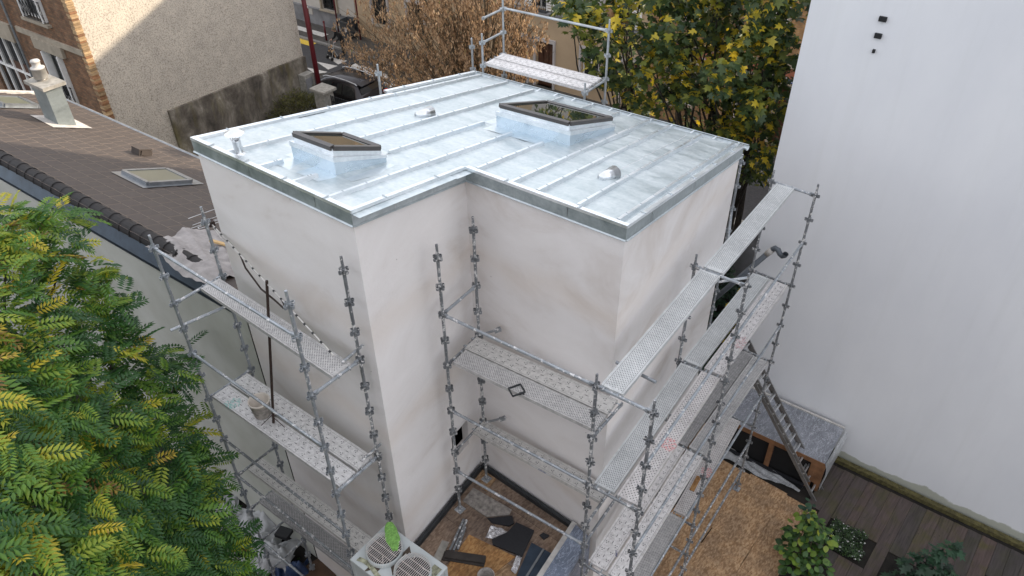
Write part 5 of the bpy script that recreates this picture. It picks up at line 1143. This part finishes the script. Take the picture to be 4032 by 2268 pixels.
plant('leafy_shrub', (2.55, 4.4), [(2.30, 4.80, 1.12), (2.55, 4.75, 1.0), (2.8, 4.7, 1.0), (2.35, 4.55, .85), (2.62, 4.5, .8), (2.85, 4.5, .72), (2.45, 4.25, .62), (2.7, 4.2, .6), (2.95, 4.35, .5), (2.25, 4.35, .5), (2.5, 4.0, .45), (2.8, 4.0, .4), (2.6, 4.6, 1.2), (2.42, 4.95, .9), (2.2, 4.65, .75)], 'leaf_shrub', oval, .15, 26, 'green and yellow broad leaved shrub growing from the terrace planter', .20)
plant('shrub_shoot', (2.3, 4.9), [(2.30, 4.85, 1.55), (2.32, 4.87, 1.42), (2.26, 4.84, 1.30)], 'leaf_dark', oval, .13, 3, 'single tall dark leafy shoot standing above the yellow green shrub', .08)
plant('dark_plant', (4.7, 5.3), [(4.75, 5.55, 1.25), (4.55, 5.45, 1.0), (4.75, 5.3, .95), (4.95, 5.5, .95), (5.15, 5.55, .8), (4.4, 5.4, .7), (4.6, 5.1, .7), (4.85, 5.1, .7), (5.05, 5.2, .6), (4.45, 5.0, .45), (4.7, 4.8, .5), (5.0, 4.9, .4), (4.9, 5.75, 1.35), (4.3, 5.15, .35), (4.5, 4.7, .35), (4.35, 4.9, .3)], 'leaf_dark', fan_leaf(maple_pts, (.35, 0), .06), .19, 17, 'dark green broad lobed plant in the middle of the wooden deck', .2)
plant('dark_plant', (6.35, 6.2), [(6.3, 6.2, .9), (6.5, 6.1, .8), (6.2, 6.0, .6), (6.45, 5.9, .5), (6.6, 6.3, .6), (6.05, 6.25, .4), (6.15, 5.8, .3)], 'leaf_dark', fan_leaf(maple_pts, (.35, 0), .06), .18, 14, 'dark lobed plant cut by the right edge of the deck', .2)
n = 2600; gx, gy = rng.uniform(2.70, 3.45, n), rng.uniform(5.28, 6.06, n); gz = .03 + .14 * rng.random(n) + .05 * np.sin(gx * 9) * np.sin(gy * 8)
gx += (gy < 5.6) * .12 * rng.random(n); V, F, rv = scatter(oval[0], oval[1], np.stack([gx, gy, gz], -1), rotm(rng.uniform(0, 6.28, n), rng.normal(.2, .5, n), rng.normal(0, .5, n)), rng.uniform(.025, .05, n), rng.random(n))
o = np_mesh('ground_cover', V, F, 'leaf_cover', rv); tag(o, 'low ground cover with small white flowers filling the deck planter', 'ground cover', kind='stuff')
# leaf litter and weeds on the soil by the left wall
n = 420; a = rng.uniform(-11.5, -4.8, n); V, F, rv = scatter(oval[0], oval[1], np.stack([a, rng.uniform(-5.2, -2.35, n), rng.uniform(-.11, -.06, n)], -1), rotm(rng.uniform(0, 6.28, n), rng.normal(0, .3, n), rng.normal(0, .3, n)), rng.uniform(.04, .09, n), rng.beta(1.5, 2.5, n))
tag(np_mesh('leaf_litter', V, F, 'leaf_maple', rv), 'scattered fallen leaves on the dark soil by the left wall', 'leaves', kind='stuff')

# ------------------------------------------------------------------ houses across the street
def FP(x, o, z): return Vector((x + s4 * o, 20.25 + (x + 35.8) * .0699 - c4 * o, z))
FR = Matrix.Rotation(R(4), 4, 'Z')
def facade(name, label, x0, x1, h, mat, ops, top=None):
    t = thing(name, label, 'house', tuple(FP((x0 + x1) / 2, 0, 0)), R(4)); m = MB()
    ax = sorted({x0, x1} | {v for o in ops for v in o[:2]}); zx = sorted({0, h} | {v for o in ops for v in o[2:4]})
    for a0, a1 in zip(ax, ax[1:]):
        for z0, z1 in zip(zx, zx[1:]):
            if any(o[0] < (a0 + a1) / 2 < o[1] and o[2] < (z0 + z1) / 2 < o[3] for o in ops): continue
            m.add([FP(a0, 0, z0), FP(a1, 0, z0), FP(a1, 0, z1), FP(a0, 0, z1)], [(0, 1, 2, 3)])
    for o in ops:
        a0, a1, z0, z1 = o[:4]
        for p, q in (((a0, z0), (a1, z0)), ((a1, z0), (a1, z1)), ((a1, z1), (a0, z1)), ((a0, z1), (a0, z0))): m.add([FP(p[0], 0, p[1]), FP(q[0], 0, q[1]), FP(q[0], -.2, q[1]), FP(p[0], -.2, p[1])], [(0, 1, 2, 3)])
    if top:
        m.add([FP(x0, 0, h), FP(x1, 0, h), FP(top[0], 0, top[1])], [(0, 1, 2)])
    b = [FP(x0, -9, 0), FP(x1, -9, 0), FP(x1, -9, h), FP(x0, -9, h)]
    m.add([FP(x0, 0, 0), b[0], b[3], FP(x0, 0, h)], [(0, 1, 2, 3)]); m.add([FP(x1, 0, 0), b[1], b[2], FP(x1, 0, h)], [(3, 2, 1, 0)])
    m.build('wall', mat, t)
    r = MB()
    if top: r.add([FP(x0, .2, h), FP(top[0], .2, top[1]), FP(top[0], -9, top[1]), FP(x0, -9, h), FP(x1, .2, h), FP(x1, -9, h)], [(0, 1, 2, 3), (1, 4, 5, 2)])
    else: r.add([FP(x0, .25, h), FP(x1, .25, h), FP(x1, -4.5, h + 2.2), FP(x0, -4.5, h + 2.2), FP(x0, -9, h), FP(x1, -9, h)], [(0, 1, 2, 3), (3, 2, 5, 4)])
    r.build('roof', 'slate', t)
    for o in ops:
        a0, a1, z0, z1, kind = o[:5]
        if kind == 'door':
            d = MB().add([FP(a0, -.17, z0), FP(a1, -.17, z0), FP(a1, -.17, z1), FP(a0, -.17, z1)], [(0, 1, 2, 3)])
            for k in range(3): d.bar(FP(a0 + (a1 - a0) * (k + .5) / 3, -.155, z0 + .1), FP(a0 + (a1 - a0) * (k + .5) / 3, -.155, z1 - .1), (a1 - a0) / 3.6, .03, up=(0, 1, 0))
            dd = d.build('door', 'door_brown', t)
        else:
            f = MB()
            for x in (a0 + .04, (a0 + a1) / 2, a1 - .04): f.bar(FP(x, -.13, z0), FP(x, -.13, z1), .06, .06, up=(0, 1, 0))
            for z in (z0 + .04, z1 - .04): f.bar(FP(a0, -.132, z), FP(a1, -.132, z), .06, .06)
            w = f.build('window', 'paint_white' if kind != 'grate' else 'steel_dark', t); MB().add([FP(a0, -.16, z0), FP(a1, -.16, z0), FP(a1, -.16, z1), FP(a0, -.16, z1)], [(0, 1, 2, 3)]).build('pane', 'window_glass', w)
            if kind == 'grate':
                g = MB()
                for k in range(9): x = a0 + (a1 - a0) * (k + .5) / 9; g.tube([FP(x, -.03, z0), FP(x, -.03, z1)], .012, 5)
                for z in (z0 + .3, z1 - .3): g.tube([FP(a0, -.03, z), FP(a1, -.03, z)], .014, 5)
                g.build('window_grate', 'black_matte', w)
            if kind == 'shut':
                for sg, xx_ in ((-1, a0), (1, a1)):
                    s = MB(); c = xx_ + sg * .24
                    for x in (c - .20, c + .20): s.bar(FP(x, .04, z0), FP(x, .04, z1), .06, .05, up=(0, 1, 0))
                    nn_ = 14
                    for k in range(nn_): z = z0 + (z1 - z0) * (k + .5) / nn_; s.bar(FP(c - .18, .04, z), FP(c + .18, .04, z + .0), .03, (z1 - z0) / nn_ * .62)
                    s.build('shutter', 'paint_white', w)
                rl = MB(); rl.tube([FP(a0, .08, z0 + .5), FP(a1, .08, z0 + .5)], .03, 6)
                for k in range(8): x = a0 + (a1 - a0) * k / 7; rl.tube([FP(x, .08, z0), FP(x, .08, z0 + .5)], .018, 4)
                rl.build('railing', 'black_matte', w)
        sr = MB(); z_ = z1 + .09; sr.bar(FP(a0 - .14, .03, z_), FP(a1 + .14, .03, z_), .10, .18)
        for x in (a0 - .08, a1 + .08): sr.bar(FP(x, .03, z0), FP(x, .03, z1), .10, .14, up=(0, 1, 0))
        if kind != 'shut': sr.build('surround', 'stone_trim' if mat != 'facade_beige' else 'facade_pale', t)
        if z0 > .4: MB().bar(FP(a0 - .12, .08, z0 - .05), FP(a1 + .12, .08, z0 - .05), .22, .08).build('sill', 'slate' if kind == 'shut' else 'stone_trim', t)
    return t
fa = facade('street_house', 'white street house with a grey plinth and grated window', -50, -30.65, 7.5, 'facade_white', [(-33.30, -32.13, 1.06, 2.6, 'grate'), (-37.5, -36.3, 1.06, 2.6, 'grate'), (-33.3, -32.1, 4.2, 5.9, 'win')])
MB().bar(FP(-50, .05, .97), FP(-31.85, .05, .97), .14, .08).build('ledge', 'facade_grey', fa); MB().add([FP(-50, .02, 0), FP(-30.66, .02, 0), FP(-30.66, .02, .94), FP(-50, .02, .94)], [(0, 1, 2, 3)]).build('plinth', 'facade_grey', fa)
MB().box(FP(-34.45, .03, .75), (.42, .05, .42), R(4)).build('meter_box', 'facade_white', fa)
fb_ = facade('street_house', 'beige house with brown doors and white shutters across the street', -30.6, -12.55, 8.2, 'facade_beige', [(-19.62, -18.92, 0, 2.22, 'door'), (-18.36, -17.40, 0, 2.22, 'door'), (-29.2, -28.1, 1.0, 2.6, 'grate'), (-26.6, -25.5, 1.0, 2.6, 'grate'), (-15.8, -14.9, .9, 2.3, 'win'), (-13.6, -12.8, .0, 2.3, 'door'), (-18.55, -17.82, 3.72, 5.4, 'shut'), (-14.2, -13.4, 3.72, 5.4, 'shut'), (-22.6, -21.8, 3.72, 5.4, 'shut')])
MB().add([FP(-30.6, .015, 3.62), FP(-12.6, .015, 3.62), FP(-12.6, .015, 3.70), FP(-30.6, .015, 3.70)], [(0, 1, 2, 3)]).bar(FP(-30.6, .08, 3.60), FP(-12.6, .08, 3.60), .2, .10).build('string_course', 'facade_grey', fb_)
MB().add([FP(-20.4, .012, 3.70), FP(-19.1, .012, 3.70), FP(-19.1, .012, 8.1), FP(-20.4, .012, 8.1)], [(0, 1, 2, 3)]).add([FP(-17.3, .012, 3.70), FP(-14.75, .012, 3.70), FP(-14.75, .012, 8.1), FP(-17.3, .012, 8.1)], [(0, 1, 2, 3)]).build('upper_render', 'facade_pale', fb_)
MB().bar(FP(-20.2, .12, 2.82), FP(-18.58, .12, 2.82), .28, .12).bar(FP(-20.1, .07, 2.70), FP(-18.7, .07, 2.70), .16, .12).build('door_hood', 'stone_trim', fb_)
MB().box(FP(-18.66, .05, 2.25), (.18, .08, .22), R(4)).build('meter_box', 'facade_grey', fb_)
MB().add([FP(-19.35, -.15, 1.35), FP(-19.1, -.15, 1.35), FP(-19.1, -.15, 1.72), FP(-19.35, -.15, 1.72)], [(0, 1, 2, 3)]).build('door_notice', 'paint_white', fb_)
fc = facade('street_house', 'tall brick gabled house with a red band at street level', -12.5, -5.2, 14.7, 'yellow_brick', [(-8.3, -7.1, .9, 2.9, 'win'), (-6.55, -5.45, 0, 2.75, 'door'), (-11.4, -10.2, .9, 2.9, 'win'), (-7.9, -6.8, 4.6, 6.6, 'win'), (-11.2, -10.1, 4.6, 6.6, 'win'), (-7.9, -6.8, 8, 10, 'win')], top=(-5.9, 16.1))
fd = facade('street_house', 'lower brick house mostly hidden behind the white building edge', -5.15, 17, 9.0, 'yellow_brick', [(-4.2, -3.0, .9, 2.9, 'win'), (-1, .2, .9, 2.9, 'win'), (-4.2, -3.0, 4.6, 6.6, 'win')])
MB().bar(FP(-12.5, .04, 3.32), FP(-5.2, .04, 3.32), .10, .42).build('red_band', 'facade_red', fc); MB().bar(FP(-12.5, .06, 3.62), FP(-5.2, .06, 3.62), .14, .12).build('string_course', 'stone_trim', fc)
m = MB()
for x in (-11.7, -9.9, -8.6, -7.0, -6.35, -5.35): m.bar(FP(x, .105, 2.95), FP(x, .105, 3.2), .18, .03, up=(0, 1, 0))
m.build('stone_block', 'facade_pale', fc)
MB().box(FP(-6.16, .11, 3.06), (.22, .02, .15), R(4)).build('number_plate', 'blue_plate', fc); text('29', FP(-6.16, .125, 3.06), (c4, s4, 0), (0, 0, 1), .13, 'paint_white', fc, 'number')

# ------------------------------------------------------------------ garden wall, gate pillar, fence and street furniture
gw = thing('garden_wall', 'low street wall with pale coping stones between the plastered and the white building', 'wall', (-9, 13.2, 0))
MB().bar((-19.5, 12.20, .95), (-.9, 13.47, .95), .22, 1.9).build('wall', 'facade_grey', gw)
cp_ = MB().box((0, 0, 0), (.60, .40, .08)).mesh('coping_stone', 'concrete_pale')
for k in range(30): x = -19.2 + k * .61; inst('coping_stone', cp_, gw, Matrix.Translation((x, 12.20 + (x + 19.5) * .0683, 1.94)) @ Matrix.Rotation(R(3.9), 4, 'Z'))
gp = thing('gate_pillar', 'square stone gate pillar with a flat pale cap beside the parked car', 'pillar', (-22.75, 12.05, 0))
MB().box((-22.75, 12.02, .86), (.62, .55, 1.72), R(4)).build('shaft', 'concrete_pale', gp); MB().box((-22.75, 12.02, 1.78), (.90, .78, .14), R(4)).build('cap', 'concrete_pale', gp, bevel=.02)
fn = thing('street_fence', 'dark picket fence running right from the stone gate pillar', 'fence', (-21, 12.1, 0))
pk = MB().box((0, 0, .8), (.07, .025, 1.6)).mesh('picket', 'black_board')
for k in range(26): x = -22.3 + k * .11; inst('picket', pk, fn, Matrix.Translation((x, 12.05 + (x + 22.3) * .068, 0)))
MB().bar((-22.35, 12.08, .4), (-19.5, 12.27, .4), .03, .06).bar((-22.35, 12.08, 1.3), (-19.5, 12.27, 1.3), .03, .06).build('rail', 'black_board', fn)
gt_ = thing('meter_cabinet', 'tall grey cabinet fixed to the street end of the roughcast wall', 'cabinet', (-24.6, 12.8, 0))
MB().box((-24.72, 12.62, .9), (.40, .55, 1.8), R(7)).build('body', 'concrete_pale', gt_); MB().box((-24.50, 12.60, .9), (.015, .42, 1.5), R(7)).build('door', 'facade_grey', gt_)
rp = thing('street_lamp', 'tall dark red lamp post rising past the roughcast wall', 'lamp post', (-24.2, 12.9, 0))
MB().tube([(-24.25, 12.9, 0), (-24.27, 12.9, 3.2), (-24.3, 12.9, 9.0)], [.13, .105, .085], 12).build('post', 'red_paint', rp, smooth=True)
MB().tube([(-24.25, 12.9, 0), (-24.25, 12.9, .5)], .15, 12).build('base', 'red_paint', rp, smooth=True); MB().tube([(-24.3, 12.9, 8.95), (-24.3, 13.6, 9.3), (-24.3, 14.6, 9.35)], .05, 8).build('arm', 'red_paint', rp); MB().box((-24.3, 14.9, 9.36), (.3, .8, .12)).build('lamp_head', 'gutter_grey', rp)
for k, (x, y, h, lb) in enumerate(((-32.9, 19.06, 1.55, 'taller red bollard with a white head beside the roughcast wall corner'), (-31.47, 18.97, 1.05, 'shorter red bollard between the tall one and the stooping person'))):
    t = thing('bollard', lb, 'bollard', (x, y, 0), 0, 'red bollards on the far pavement'); MB().tube([(x, y, 0), (x, y, h)], .055, 10).build('post', 'red_paint', t, smooth=True)
    MB().lathe((x, y, h), [(.058, -.06), (.066, -.02), (.06, .03), (.03, .06), (0, .065)], 10).build('head', 'paint_white' if k == 0 else 'red_paint', t, smooth=True)
for k, (x, y, lb) in enumerate(((-31.75, 20.1, 'thin dark red pole left of the grey bin against the white house'), (-30.0, 20.22, 'thin dark red pole right of the grey bin against the beige house'))):
    t = thing('sign_pole', lb, 'pole', (x, y, 0), 0, 'thin red poles by the bin'); MB().tube([(x, y, 0), (x, y, 4.2)], .045, 8).build('post', 'red_paint', t, smooth=True); MB().box((x, y - .03, 3.9), (.5, .02, .35), R(4)).build('sign_panel', 'gutter_grey', t)
bn = thing('wheelie_bin', 'grey open topped wheelie bin on the far pavement', 'bin', (-30.7, 20.0, 0), R(6))
TB = Matrix.Translation((-30.70, 19.98, 0)) @ Matrix.Rotation(R(6), 4, 'Z'); m = MB(); vs = []
for z, wx, wy in ((.10, .24, .24), (.98, .32, .33), (.98, .37, .38), (1.06, .37, .38), (1.06, .32, .33), (.30, .25, .25)):
    vs += [TB @ Vector((a * wx, b * wy, z)) for a, b in ((-1, -1), (1, -1), (1, 1), (-1, 1))]
fs = [(3, 2, 1, 0)]
for i in range(5):
    for k in range(4): fs.append((i * 4 + k, i * 4 + (k + 1) % 4, (i + 1) * 4 + (k + 1) % 4, (i + 1) * 4 + k))
fs.append((20, 21, 22, 23)); m.add(vs, fs); m.build('body', 'bin_grey', bn)
MB().box(TB @ Vector((.16, -.335, .62)), (.17, .008, .24), M=Matrix.Rotation(R(6), 4, 'Z') @ Matrix.Rotation(R(-5.5), 4, 'X')).build('sticker', 'facade_pale', bn)
MB().box(TB @ Vector((0, .42, .70)), (.70, .03, .75), R(6)).build('lid', 'bin_grey', bn)
for sx in (-.27, .27): MB().tube([TB @ Vector((sx - .03, .26, .11)), TB @ Vector((sx + .03, .26, .11))], .11, 14).build('wheel', 'rubber', bn)
# parked estate car, heading left
car = thing('parked_car', 'dark parked estate car with silver roof rails and its far front door open', 'car', (-24.3, 14.15, -.11), R(5))
TC = Matrix.Translation((-24.35, 14.15, -.11)) @ Matrix.Rotation(R(5), 4, 'Z')
def CP(x, y, z): return TC @ Vector((x, y, z))
# stations from nose (-x) to tail: x, half width, sill z, shoulder z, roof half width, roof z
stn = [(-2.30, .62, .38, .62, .55, .64), (-2.15, .84, .25, .78, .70, .80), (-1.4, .92, .20, .96, .74, .99), (-.95, .93, .20, 1.00, .76, 1.04), (-.30, .93, .20, 1.01, .64, 1.50), (.35, .93, .20, 1.02, .635, 1.60), (1.15, .93, .20, 1.03, .61, 1.58), (1.72, .92, .22, 1.04, .57, 1.50), (2.02, .90, .28, 1.03, .66, 1.12), (2.22, .86, .34, .90, .68, .93), (2.28, .74, .42, .72, .60, .74)]
m = MB(); rings = []
for x, w, zs_, zh, rw, zr in stn:
    pr_ = [(-w * .9, zs_), (-w, zs_ + .25 * (zh - zs_)), (-w, zh - .06), (-w * .97, zh), (-rw - .05, zr - .10 if zr - zh > .2 else zr - .01), (-rw + .08, zr), (0, zr + .015), (rw - .08, zr), (rw + .05, zr - .10 if zr - zh > .2 else zr - .01), (w * .97, zh), (w, zh - .06), (w, zs_ + .25 * (zh - zs_)), (w * .9, zs_)]
    rings.append([CP(x, y, z) for y, z in pr_])
k = len(rings[0]); vs = [p for r in rings for p in r]; fs = []
for i in range(len(rings) - 1):
    for j in range(k - 1): fs.append((i * k + j, (i + 1) * k + j, (i + 1) * k + j + 1, i * k + j + 1))
    fs.append((i * k + k - 1, (i + 1) * k + k - 1, (i + 1) * k, i * k))
fs += [tuple(range(k)), tuple(reversed(range((len(rings) - 1) * k, len(rings) * k)))]
m.add(vs, fs); m.build('body', 'car_paint', car, smooth=True)
def cquad(name, P, mat): return MB().add([CP(*p) for p in P], [tuple(range(len(P)))]).build(name, mat, car)
for sg in (-1, 1):
    f = (lambda P: P) if sg < 0 else (lambda P: P[::-1])
    cquad('side_window', f([(-.72, sg * .915, 1.03), (1.0, sg * .915, 1.05), (.95, sg * .715, 1.46), (-.12, sg * .74, 1.42)]), 'window_glass')
    cquad('quarter_window', f([(1.08, sg * .91, 1.05), (1.82, sg * .88, 1.08), (1.62, sg * .675, 1.42), (1.05, sg * .71, 1.45)]), 'window_glass')
    MB().tube([CP(-.35, sg * .63, 1.53), CP(-.15, sg * .62, 1.60), CP(.4, sg * .62, 1.645), CP(1.1, sg * .60, 1.63), CP(1.62, sg * .57, 1.56), CP(1.72, sg * .56, 1.50)], .022, 6).build('roof_rail', 'alu', car)
    MB().box(CP(2.13, sg * .73, .92), (.22, .30, .13), M=Matrix.Rotation(R(5), 4, 'Z') @ Matrix.Rotation(R(-8), 4, 'Y')).build('tail_light', 'tail_red', car, bevel=.02)
    MB().box(CP(-2.14, sg * .66, .68), (.20, .34, .13), R(5)).build('headlight', 'pale_glass', car, bevel=.02)
    for wx in (-1.42, 1.36):
        M0 = Matrix.Rotation(R(5), 4, 'Z') @ Matrix.Rotation(R(90), 4, 'X'); wh = MB().lathe(CP(wx, sg * .84, .32), [(.20, -.09), (.31, -.10), (.325, -.06), (.325, .06), (.31, .10), (.20, .09)], 20, M=M0.to_3x3()); w_ = wh.build('wheel', 'rubber', car, smooth=True)
        MB().lathe(CP(wx, sg * .84, .32), [(0, -.095), (.20, -.085), (.20, .085), (0, .095)], 14, M=M0.to_3x3()).build('rim', 'car_silver', w_)
cquad('rear_window', [(2.03, .60, 1.16), (2.03, -.60, 1.16), (1.79, -.53, 1.47), (1.79, .53, 1.47)][::-1], 'window_glass'); cquad('windscreen', [(-.93, -.70, 1.07), (-.34, -.58, 1.475), (-.34, .58, 1.475), (-.93, .70, 1.07)][::-1], 'window_glass')
MB().box(CP(1.86, 0, 1.535), (.30, 1.10, .035), M=Matrix.Rotation(R(5), 4, 'Z') @ Matrix.Rotation(R(10), 4, 'Y')).build('roof_spoiler', 'car_paint', car); MB().box(CP(2.25, 0, .52), (.14, 1.62, .26), R(5)).build('bumper', 'car_silver', car, bevel=.03); MB().box(CP(2.30, 0, .80), (.02, .52, .11), R(5)).build('number_plate', 'sticker_white', car)
MB().tube([CP(1.35, 0, 1.59), CP(1.47, 0, 1.72)], .008, 5).build('antenna', 'rubber', car)
dr_ = MB(); dr_.sheet(lambda s, t: CP(-.75 + .30 * s * 1.4, .95 + .95 * s, .30 + .72 * t), 3, 3); 
do = MB().bar(CP(-.75, .95, .62), CP(-.30, 1.85, .62), .07, .72).build('open_door', 'car_paint', car)
fr_ = MB().tube([CP(-.74, .97, 1.0), CP(-.45, 1.35, 1.42), CP(-.33, 1.75, 1.46), CP(-.30, 1.85, 1.0)], .03, 6).build('window_frame', 'rubber', do)
# person with a rolling walker, stepping off the far kerb
def person():
    t = thing('person', 'stooping person in black clothes pushing a rolling walker over the crossing', 'person', (-29.1, 18.2, -.1), R(-100))
    TP = Matrix.Translation((-29.1, 18.25, -.1)) @ Matrix.Rotation(R(-100), 4, 'Z')     # local +x = walking direction
    J = [(0, 0, .86), (.10, 0, 1.08), (.24, 0, 1.28), (.31, 0, 1.37), (.40, 0, 1.50),        # 0 pelvis 1 waist 2 chest 3 neck 4 head
         (.22, .18, 1.28), (.30, .22, 1.04), (.50, .20, .95), (.56, .20, .94), (.22, -.18, 1.28), (.30, -.22, 1.04), (.50, -.20, .95), (.56, -.20, .94),
         (.02, .09, .82), (.10, .10, .46), (.06, .10, .09), (.20, .11, .03), (-.02, -.09, .82), (.02, -.10, .46), (-.16, -.10, .12), (-.05, -.11, .03), (.43, 0, 1.585)]
    Ed = [(0, 1), (1, 2), (2, 3), (3, 4), (4, 21), (2, 5), (5, 6), (6, 7), (7, 8), (2, 9), (9, 10), (10, 11), (11, 12), (0, 13), (13, 14), (14, 15), (15, 16), (0, 17), (17, 18), (18, 19), (19, 20)]
    rad = [.155, .15, .165, .06, .098, .085, .062, .045, .042, .085, .062, .045, .042, .11, .078, .058, .05, .11, .078, .058, .05, .075]
    me = bpy.data.meshes.new('body'); me.from_pydata(J, Ed, []); o = bpy.data.objects.new('body', me); COL.objects.link(o)
    s = o.modifiers.new('s', 'SKIN'); o.modifiers.new('d', 'SUBSURF').levels = 2
    for i, r in enumerate(rad): me.skin_vertices[0].data[i].radius = (r, r)
    me.skin_vertices[0].data[0].use_root = True
    dg = bpy.context.evaluated_depsgraph_get(); bm = bpy.data.meshes.new_from_object(o.evaluated_get(dg)); bpy.data.objects.remove(o)
    bm.materials.clear(); [bm.materials.append(MATS[x]) for x in ('cloth_black', 'skin')]; bm.name = 'body'
    for p in bm.polygons:
        c = p.center; p.use_smooth = True
        if (c.z > 1.40 and c.x > .3) or (c.x > .50 and .85 < c.z < 1.05): p.material_index = 1
    b = inst('body', bm, t, TP)
    h = MB().lathe((0, 0, 0), [(0, .115), (.05, .108), (.09, .07), (.108, .01), (.10, -.05), (.075, -.09)], 14)
    for i, p in enumerate(h.v): q = Vector(p); h.v[i] = tuple(TP @ (Matrix.Rotation(R(25), 3, 'Y') @ q * 1.02 + Vector((.385, 0, 1.55))))
    h.build('hair', 'hair_fair', b, smooth=True)
    f = MB()
    for sg in (-1, 1): f.box(TP @ Vector((.497, sg * .035, 1.53)), (.012, .02, .012)); 
    f.box(TP @ Vector((.515, 0, 1.50)), (.03, .022, .03)); f.build('face_feature', 'skin', b)
    hd = MB()
    for sg in (-1, 1):
        for k in range(4): y = sg * (.17 + .02 * k); hd.tube([TP @ Vector((.56, y, .955)), TP @ Vector((.60, y, .965)), TP @ Vector((.62, y, .945)), TP @ Vector((.605, y, .925))], .009, 5)
        hd.tube([TP @ Vector((.55, sg * .16, .95)), TP @ Vector((.585, sg * .15, .93))], .010, 5)
    hd.build('finger', 'skin', b)
    w = thing('walker', 'four wheeled walking frame pushed by the person in black', 'walker', (-29.2, 17.7, -.1), R(-100))
    m = MB()
    for sg in (-1, 1):
        y = sg * .24; m.tube([TP @ Vector(p) for p in ((.52, y, .94), (.64, y, .93), (.72, y, .62), (.88, y, .12))], .016, 6); m.tube([TP @ Vector(p) for p in ((.72, y, .60), (.50, y, .12))], .016, 6)
    for x, z in ((.70, .60), (.80, .36), (.62, .40)): m.tube([TP @ Vector((x, -.24, z)), TP @ Vector((x, .24, z))], .013, 6)
    m.build('frame', 'alu', w); MB().box(TP @ Vector((.70, 0, .52)), (.24, .40, .03), R(-100)).build('seat', 'black_matte', w); MB().box(TP @ Vector((.80, 0, .34)), (.16, .36, .16), R(-100)).build('basket', 'black_matte', w)
    for x in (.50, .88):
        for sg in (-1, 1): MB().lathe(TP @ Vector((x, sg * .24, .09)), [(0, -.02), (.09, -.02), (.09, .02), (0, .02)], 12, M=(Matrix.Rotation(R(-100), 3, 'Z') @ Matrix.Rotation(R(90), 3, 'X'))).build('wheel', 'rubber', w)
person()
# something orange by the back of the passage, as in the gap under the swan neck pipe
tag(MB().box((-.95, 5.75, .5), (.9, .5, 1.0), R(-12)).build('chipboard_stack', 'osb'), 'upright chipboard offcuts in the dark passage beside the rear right corner', 'board')

# unseen block added behind the camera to keep low sky off the walls
rh = thing('rear_sky_block', 'plain unseen block added behind the viewpoint to cut low sky light', 'house', (0, -20, 0))
MB().prism([(-26, -24), (22, -24), (22, -17), (-26, -17)], 0, 12.5).build('wall', 'facade_grey', rh)
MB().add([(-26, -16.7, 12.5), (22, -16.7, 12.5), (22, -20.5, 15), (-26, -20.5, 15), (-26, -24.3, 12.5), (22, -24.3, 12.5)], [(0, 1, 2, 3), (3, 2, 5, 4)]).build('roof', 'slate', rh)
